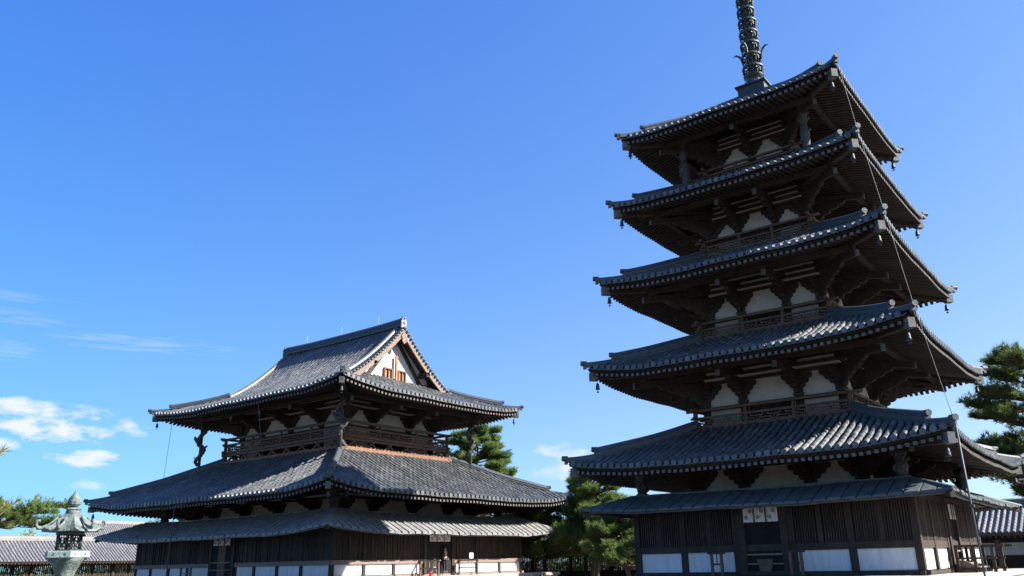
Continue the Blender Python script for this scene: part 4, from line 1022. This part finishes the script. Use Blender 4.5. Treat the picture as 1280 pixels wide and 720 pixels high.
# ================================================================== CORRIDORS
def corridor(name, label, p0, ang, Ln, zr, ze, half, ground_z=0, post_sp=3.7, mname='tile_light', white=False, cat='corridor'):
    t = thing(name, label, cat, p0, ang)
    # local x along, ridge at y=0
    rise = zr - ze; prof_ = lambda d: ze + rise * (.86 * np.asarray(d) / half + .14 * (np.asarray(d) / half) ** 2)
    m = MB(); es = np.arange(-Ln / 2, Ln / 2, .30)
    for sy_ in (-1, 1):
        for e in es:
            nc = int(half / .36); ds = np.linspace(0, half, nc + 1)
            for j in range(nc):
                tt = float(np.clip(rng.normal(1, .13), .6, 1.4)); V = []
                for d, r_ in ((ds[j], .085), (ds[j + 1] + .03, .068)):
                    for a in np.linspace(0, PI, 5): V.append((e + r_ * math.cos(a), sy_ * (half - d), float(prof_(d)) + r_ * math.sin(a) + .02))
                m.add(V, [(i, i + 1, i + 6, i + 5) for i in range(4)] + [(0, 4, 3, 2, 1)], False, (tt, tt, tt))
        V = []; 
        for d in np.linspace(0, half, 5):
            V += [(-Ln / 2, sy_ * (half - d), float(prof_(d))), (Ln / 2, sy_ * (half - d), float(prof_(d)))]
        m.add(V, [(2 * i, 2 * i + 1, 2 * i + 3, 2 * i + 2) for i in range(4)], False, (.42, .42, .45))  # deck between rolls tinted dark: painted valley shade for stripe contrast
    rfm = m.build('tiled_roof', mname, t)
    m = MB(); m.sweep([(-Ln / 2, 0, zr), (0, 0, zr), (Ln / 2, 0, zr)], [(-.2, -.05), (.2, -.05), (.18, .2), (.13, .33), (0, .4), (-.13, .33), (-.18, .2)]); m.build('main_ridge', 'ridge_pale', rfm)
    m = MB()
    for sy_ in (-1, 1):
        m.box(-Ln / 2, Ln / 2, min(sy_ * (half - .22), sy_ * (half - .1)), max(sy_ * (half - .22), sy_ * (half - .1)), ze - .14, ze - .03)
        for e in es[::1]: m.bar((e, sy_ * (half - .12), ze - .2), (e, sy_ * (half - 1.5), ze - .2 + rise * 1.3 / half), .09, .1)
    m.build('rafters', 'end_grain' if white else 'rafter_wood', rfm)
    wb = half - 1.35
    n = int(Ln / post_sp); pm = MB(); pm.lathe([(.17, 0), (.17, ze - .4 + .6)], 10); pmm = pm.mesh('column', 'wood')
    for sy_ in (-1, 1):
        for i in range(n + 1):
            link('column', pmm, t, Matrix.Translation((-Ln / 2 + i * Ln / n, sy_ * wb, 0)))
        m = MB(); m.box(-Ln / 2, Ln / 2, sy_ * wb - .1, sy_ * wb + .1, ze - .35, ze - .1)
        m.box(-Ln / 2, Ln / 2, sy_ * wb - .09, sy_ * wb + .09, .55, .75); m.build('tie_beam', 'wood', t)
    if white:
        for i in range(n):
            x0 = -Ln / 2 + i * Ln / n + .2; x1 = x0 + Ln / n - .4; c = (x0 + x1) / 2
            m = MB(); m.box(x0, x1, -wb - .03, -wb + .03, 0, ze - .3); m.build('plaster_wall', 'wood', t)
            for xa, xb in ((x0, c - .15), (c + .15, x1)):
                m = MB(); m.box(xa, xb, -wb - .05, -wb - .031, ze - 1.15, ze - .5); m.build('white_panel', 'white_panel', t)
            m = MB(); m.box(c - .1, c + .1, -wb - .08, -wb - .032, 0, ze - .3); m.build('post', 'weathered', t)
    else:
        m = MB(); x = -Ln / 2
        while x < Ln / 2: m.box(x - .045, x + .045, wb - .035, wb + .035, .75, ze - .35); x += .17
        m.build('window_slats', 'wood', t)
        m = MB(); m.box(-Ln / 2, Ln / 2, wb - .04, wb + .04, 0, 1.2); m.build('low_wall', 'wood', t)
    return t
mat('ridge_pale', (.12, .115, .115), (.20, .19, .19), .6, 4.0, .3)
mat('weathered_dark', (.09, .07, .055), (.15, .12, .10), .8, 4.0, .3)
corridor('corridor', 'long low corridor with sunlit striped tile roof behind the bronze lantern', (-84.0, 40, 0), R(-90), 60, 4.75, 2.85, 3.3)
corridor('far_hall', 'higher tiled roof rising behind the long corridor at the left', (-112, 76, 0), R(-90), 43, 7.9, 4.2, 5.2, mname='tile_light', cat='hall')
corridor('corridor', 'tiled corridor half hidden behind the pines between hall and pagoda', (-36, 61, 0), 0, 44, 4.6, 2.8, 3.3)
corridor('side_building', 'low building with white wall panels and sunlit tile roof right of the pagoda', (3.2, 57, 0), 0, 26, 4.5, 2.95, 3.3, white=True, cat='building', post_sp=3.2)

# ================================================================== TREES
def tuft(mb, p, s, up=(0, 0, 1), n=12, w_=.05, tint=(1, 1, 1), R_=random):
    V = []; F = []
    up = Vector(up).normalized(); a = up.orthogonal().normalized(); b = up.cross(a)
    for i in range(n):
        an = R_.uniform(0, 2 * PI); tl_ = R_.uniform(.15, 1.25)
        d = (up * math.cos(tl_) + (a * math.cos(an) + b * math.sin(an)) * math.sin(tl_)); sd = d.cross(Vector((R_.uniform(-1, 1), R_.uniform(-1, 1), R_.uniform(-1, 1)))).normalized()
        l_ = s * R_.uniform(.7, 1.1); q = len(V); p0 = p + d * l_ * .08
        V += [(p0 - sd * w_ * .5)[:], (p0 + sd * w_ * .5)[:], (p + d * l_)[:]]; F.append((q, q + 1, q + 2))
    mb.add(V, F, False, tint)
def pine(name, label, base, H, spread, lean=(0, 0), seed=1, crown0=.3, nl=12, dens=1.0, s=.30, tintb=1.0, group=None, taper=.6, tr=.28, flat=.0):
    R_ = random.Random(seed); t = thing(name, label, 'tree', base, group=group)
    tk = MB(); fo = MB(); n = 9; tp = []
    for i in range(n + 1):
        f = i / n; tp.append(Vector((lean[0] * f + .25 * math.sin(f * 5 + seed), lean[1] * f + .25 * math.cos(f * 4 + seed), H * f * .97)))
    tk.tube([p[:] for p in tp], [tr * (1 - .8 * i / n) for i in range(n + 1)], 9)
    def at(f): x = f * n; i = min(int(x), n - 1); return tp[i].lerp(tp[i + 1], x - i)
    def spray(p, d, tn):
        g_ = R_.uniform(.9, 1.12); tuft(fo, p, s * R_.uniform(.75, 1.2), d, 12, s * .10, (tn * g_ * 1.05, tn, tn * .88), R_)
    def twig(p0, d, Lt, tn):
        d = d.normalized(); p1 = p0 + d * Lt * .55; p2 = p0 + d * Lt + Vector((0, 0, Lt * .28))
        tk.tube([p0[:], p1[:], p2[:]], [.022, .014, .006], 3)
        m = max(3, int(Lt / .2))
        for q in range(m):
            f = .3 + .7 * (q + R_.random() * .8) / m; p = p0.lerp(p1, f * 1.8) if f < .55 else p1.lerp(p2, (f - .55) / .45)
            spray(p + Vector((R_.uniform(-.1, .1), R_.uniform(-.1, .1), R_.uniform(-.02, .12))), d * .7 + Vector((R_.uniform(-.5, .5), R_.uniform(-.5, .5), .7)), tn * R_.uniform(.8, 1.2))
    for i in range(nl):
        f = crown0 + (1 - crown0) * (i + R_.random() * .6) / nl; f = min(f, .96); p0 = at(f); a = i * 2.4 + R_.uniform(-.6, .6)
        Lb = spread * (1 - taper * (f - crown0) / (1 - crown0)) * R_.uniform(.6, 1.12)
        dr = Vector((math.cos(a), math.sin(a), 0)); pts = [p0]; rise = R_.uniform(-.02, .28) * (1 - flat)
        for q in range(1, 6): pts.append(p0 + dr * Lb * q / 5 + Vector((R_.uniform(-.06, .06) * Lb, R_.uniform(-.06, .06) * Lb, Lb * (rise * q / 5 + R_.uniform(-.04, .04)))))
        tk.tube([q.to_tuple() for q in pts], [tr * .36 * (1 - f * .5) * (1 - .17 * q) + .012 for q in range(6)], 6)
        cnt = int((6 + Lb * 11) * dens); tb = R_.uniform(.85, 1.15)
        for q in range(cnt):
            g = R_.uniform(.28, 1.02) ** .8 * 5; j = min(int(g), 4); p = pts[j].lerp(pts[j + 1], min(g - j, 1)); side = Vector((-dr.y, dr.x, 0)) * R_.choice((-1, 1))
            d = dr * R_.uniform(.1, 1) + side * R_.uniform(.1, 1) + Vector((0, 0, R_.uniform(-.15, .75)))
            twig(p, d, (.35 + Lb * .20 * R_.random()) * (1.15 - .5 * (g / 5)), R_.uniform(.7, 1.3) * tintb * tb)
    for q in range(14): a = q * 2.4; twig(at(.9 + .006 * q), Vector((math.cos(a), math.sin(a), 1.0)), .6 + .3 * R_.random(), tintb)
    tk.build('trunk', 'bark', t); fo.build('crown', 'pine_needle', t)
    return t
grp = 'pines between the hall and the pagoda'
pine('pine_tree', 'tall pine rising behind the right end of the hall lower roof', (-50.3, 60, 0), 14.3, 5.2, seed=3, crown0=.48, nl=60, dens=2.4, s=.42, tintb=1.25, taper=.72)
pine('pine_tree', 'tallest sunlit pine between the two temples, directly left of the pagoda', (-31.6, 50.5, 0), 7.9, 3.7, seed=5, crown0=.27, nl=74, dens=2.5, tintb=1.15, tr=.2, group=grp)
pine('pine_tree', 'smaller rounded pine next to the lower right corner of the hall', (-36.2, 50, 0), 6.3, 3.6, seed=8, crown0=.32, nl=58, dens=2.4, tintb=1.15, tr=.18, group=grp)
pine('pine_tree', 'pine hidden behind the end of the hall skirt roof', (-42.2, 53, 0), 6.8, 3.6, seed=11, crown0=.32, nl=40, dens=2.3, tintb=1.5, group=grp)
pine('pine_tree', 'low pine just left of the pagoda wall with low hanging branches', (-27.4, 47.3, 0), 5.2, 3.0, seed=14, crown0=.26, nl=52, dens=2.4, tintb=1.2, tr=.16, group=grp)
pine('pine_tree', 'far pine showing under the pagoda lower eave', (-29.5, 64, 0), 8.9, 3.8, seed=17, crown0=.4, nl=28, dens=1.7, tintb=.9)
pine('pine_tree', 'large dark pine towering at the right edge beside the pagoda', (-4.2, 51, 0), 12.2, 4.8, seed=21, crown0=.34, nl=42, dens=1.8, s=.36, tintb=.8, taper=.35, tr=.36)
pine('pine_tree', 'pine in the gap between the hall skirt roof and the other pines', (-34.0, 53.5, 0), 6.0, 3.2, seed=31, crown0=.36, nl=36, dens=2.2, tintb=1.45, group=grp)
pine('pine_tree', 'broad flat-topped pine far behind the lantern at the left', (-118, 47, 0), 10.4, 8.0, seed=25, crown0=.74, nl=18, dens=1.0, s=.5, taper=.1, tintb=1.1, flat=.8)
pine('pine_tree', 'distant pine just showing between the two hall roofs at the left', (-128, 78, 0), 12.2, 5.0, seed=28, crown0=.6, nl=12, dens=.8, s=.5, taper=.3)
# leafy tree at the left edge
def sprig_tree(base, H, seed):
    R_ = random.Random(seed); t = thing('leafy_tree', 'yellow-green leafy tree whose feathery twigs enter at the left edge', 'tree', base)
    tk = MB(); fo = MB(); tk.tube([(0, 0, 0), (.1, 0, H * .5), (0, 0, H)], [.16, .11, .03], 8)
    for i in range(70):
        z = R_.uniform(.45, .98) * H; a = R_.uniform(0, 2 * PI); Ln = R_.uniform(.7, 1.9) * (1.25 - .6 * z / H)
        p0 = Vector((0, 0, z)); d = Vector((math.cos(a), math.sin(a), R_.uniform(.4, .8))).normalized(); p1 = p0 + d * Ln * .6 - Vector((0, 0, .05)); p2 = p0 + d * Ln + Vector((0, 0, Ln * .15))
        tk.tube([p0[:], p1[:], p2[:]], [.025, .014, .004], 5)
        for q in range(26):
            f = R_.uniform(.15, 1); p = p0.lerp(p2, f); tn = R_.uniform(.7, 1.25)
            tuft(fo, p, R_.uniform(.14, .24), d + Vector((R_.uniform(-.3, .3),) * 3), 5, .018, (tn, tn * R_.uniform(.9, 1), tn), R_)
    tk.build('trunk', 'bark', t); fo.build('crown', 'sprig', t)
sprig_tree((-18.95, 6.35, 0), 4.5, 4)
for li, (x, y, hh_, lb) in enumerate(((-100, 37.0, 7.4, 'yellow-green leafy tree above the far corridor roof at the left edge'), (-104, 45.5, 7.0, 'lower yellow-green leafy tree above the corridor roof, behind the lantern'))):
    R_ = random.Random(300 + li); t = thing('leafy_tree', lb, 'tree', (x, y, 0)); fo = MB(); tk = MB(); tk.tube([(0, 0, 0), (.2, 0, 3), (0, .1, hh_ * .9)], [.25, .18, .05], 8)
    for c in range(16):
        a = R_.uniform(0, 2 * PI); r_ = R_.uniform(0, 2.6); cz = hh_ - .8 - R_.uniform(0, 3) - r_ * .35; C_ = Vector((r_ * math.cos(a), r_ * math.sin(a), cz)); tk.tube([(0, 0, cz - 1), C_[:]], [.07, .02], 5); tb = R_.uniform(.7, 1.2)
        for q in range(70):
            v = Vector((R_.gauss(0, .5), R_.gauss(0, .5), R_.gauss(0, .4))); tn = tb * R_.uniform(.7, 1.3); tuft(fo, C_ + v, .3, v + Vector((0, 0, .5)), 7, .07, (tn, tn, tn), R_)
    tk.build('trunk', 'bark', t); fo.build('crown', 'sprig', t)
# shrubs beyond the corridors
bi = 0
for (x, y, s_) in [(-95, 26 + i * 5.2, 1) for i in range(9)] + [(-54 + i * 5.0, 70 + (i % 2), 1) for i in range(8)]:
    R_ = random.Random(100 + bi); bi += 1
    t = thing('garden_shrub', 'dark green shrub glimpsed through the openings of the tiled corridor', 'shrub', (x, y, 0), group='shrubs beyond the corridors')
    fo = MB(); hgt = R_.uniform(3.2, 4.3)
    for q in range(420):
        a = R_.uniform(0, 2 * PI); rr = math.sqrt(R_.random()) * 2.6; z = R_.uniform(.1, 1) * hgt * math.sqrt(max(0, 1 - (rr / 2.7) ** 2)); tn = R_.uniform(.6, 1.4)
        tuft(fo, Vector((rr * math.cos(a), rr * math.sin(a), z)), .42, (0, 0, 1), 8, .12, (tn * 1.1, tn, tn * .8), R_)
    tk = MB(); tk.tube([(0, 0, 0), (.1, 0, 1), (0, .1, 1.8)], [.1, .07, .03], 6); tk.build('stem', 'bark', t); fo.build('crown', 'bush', t)
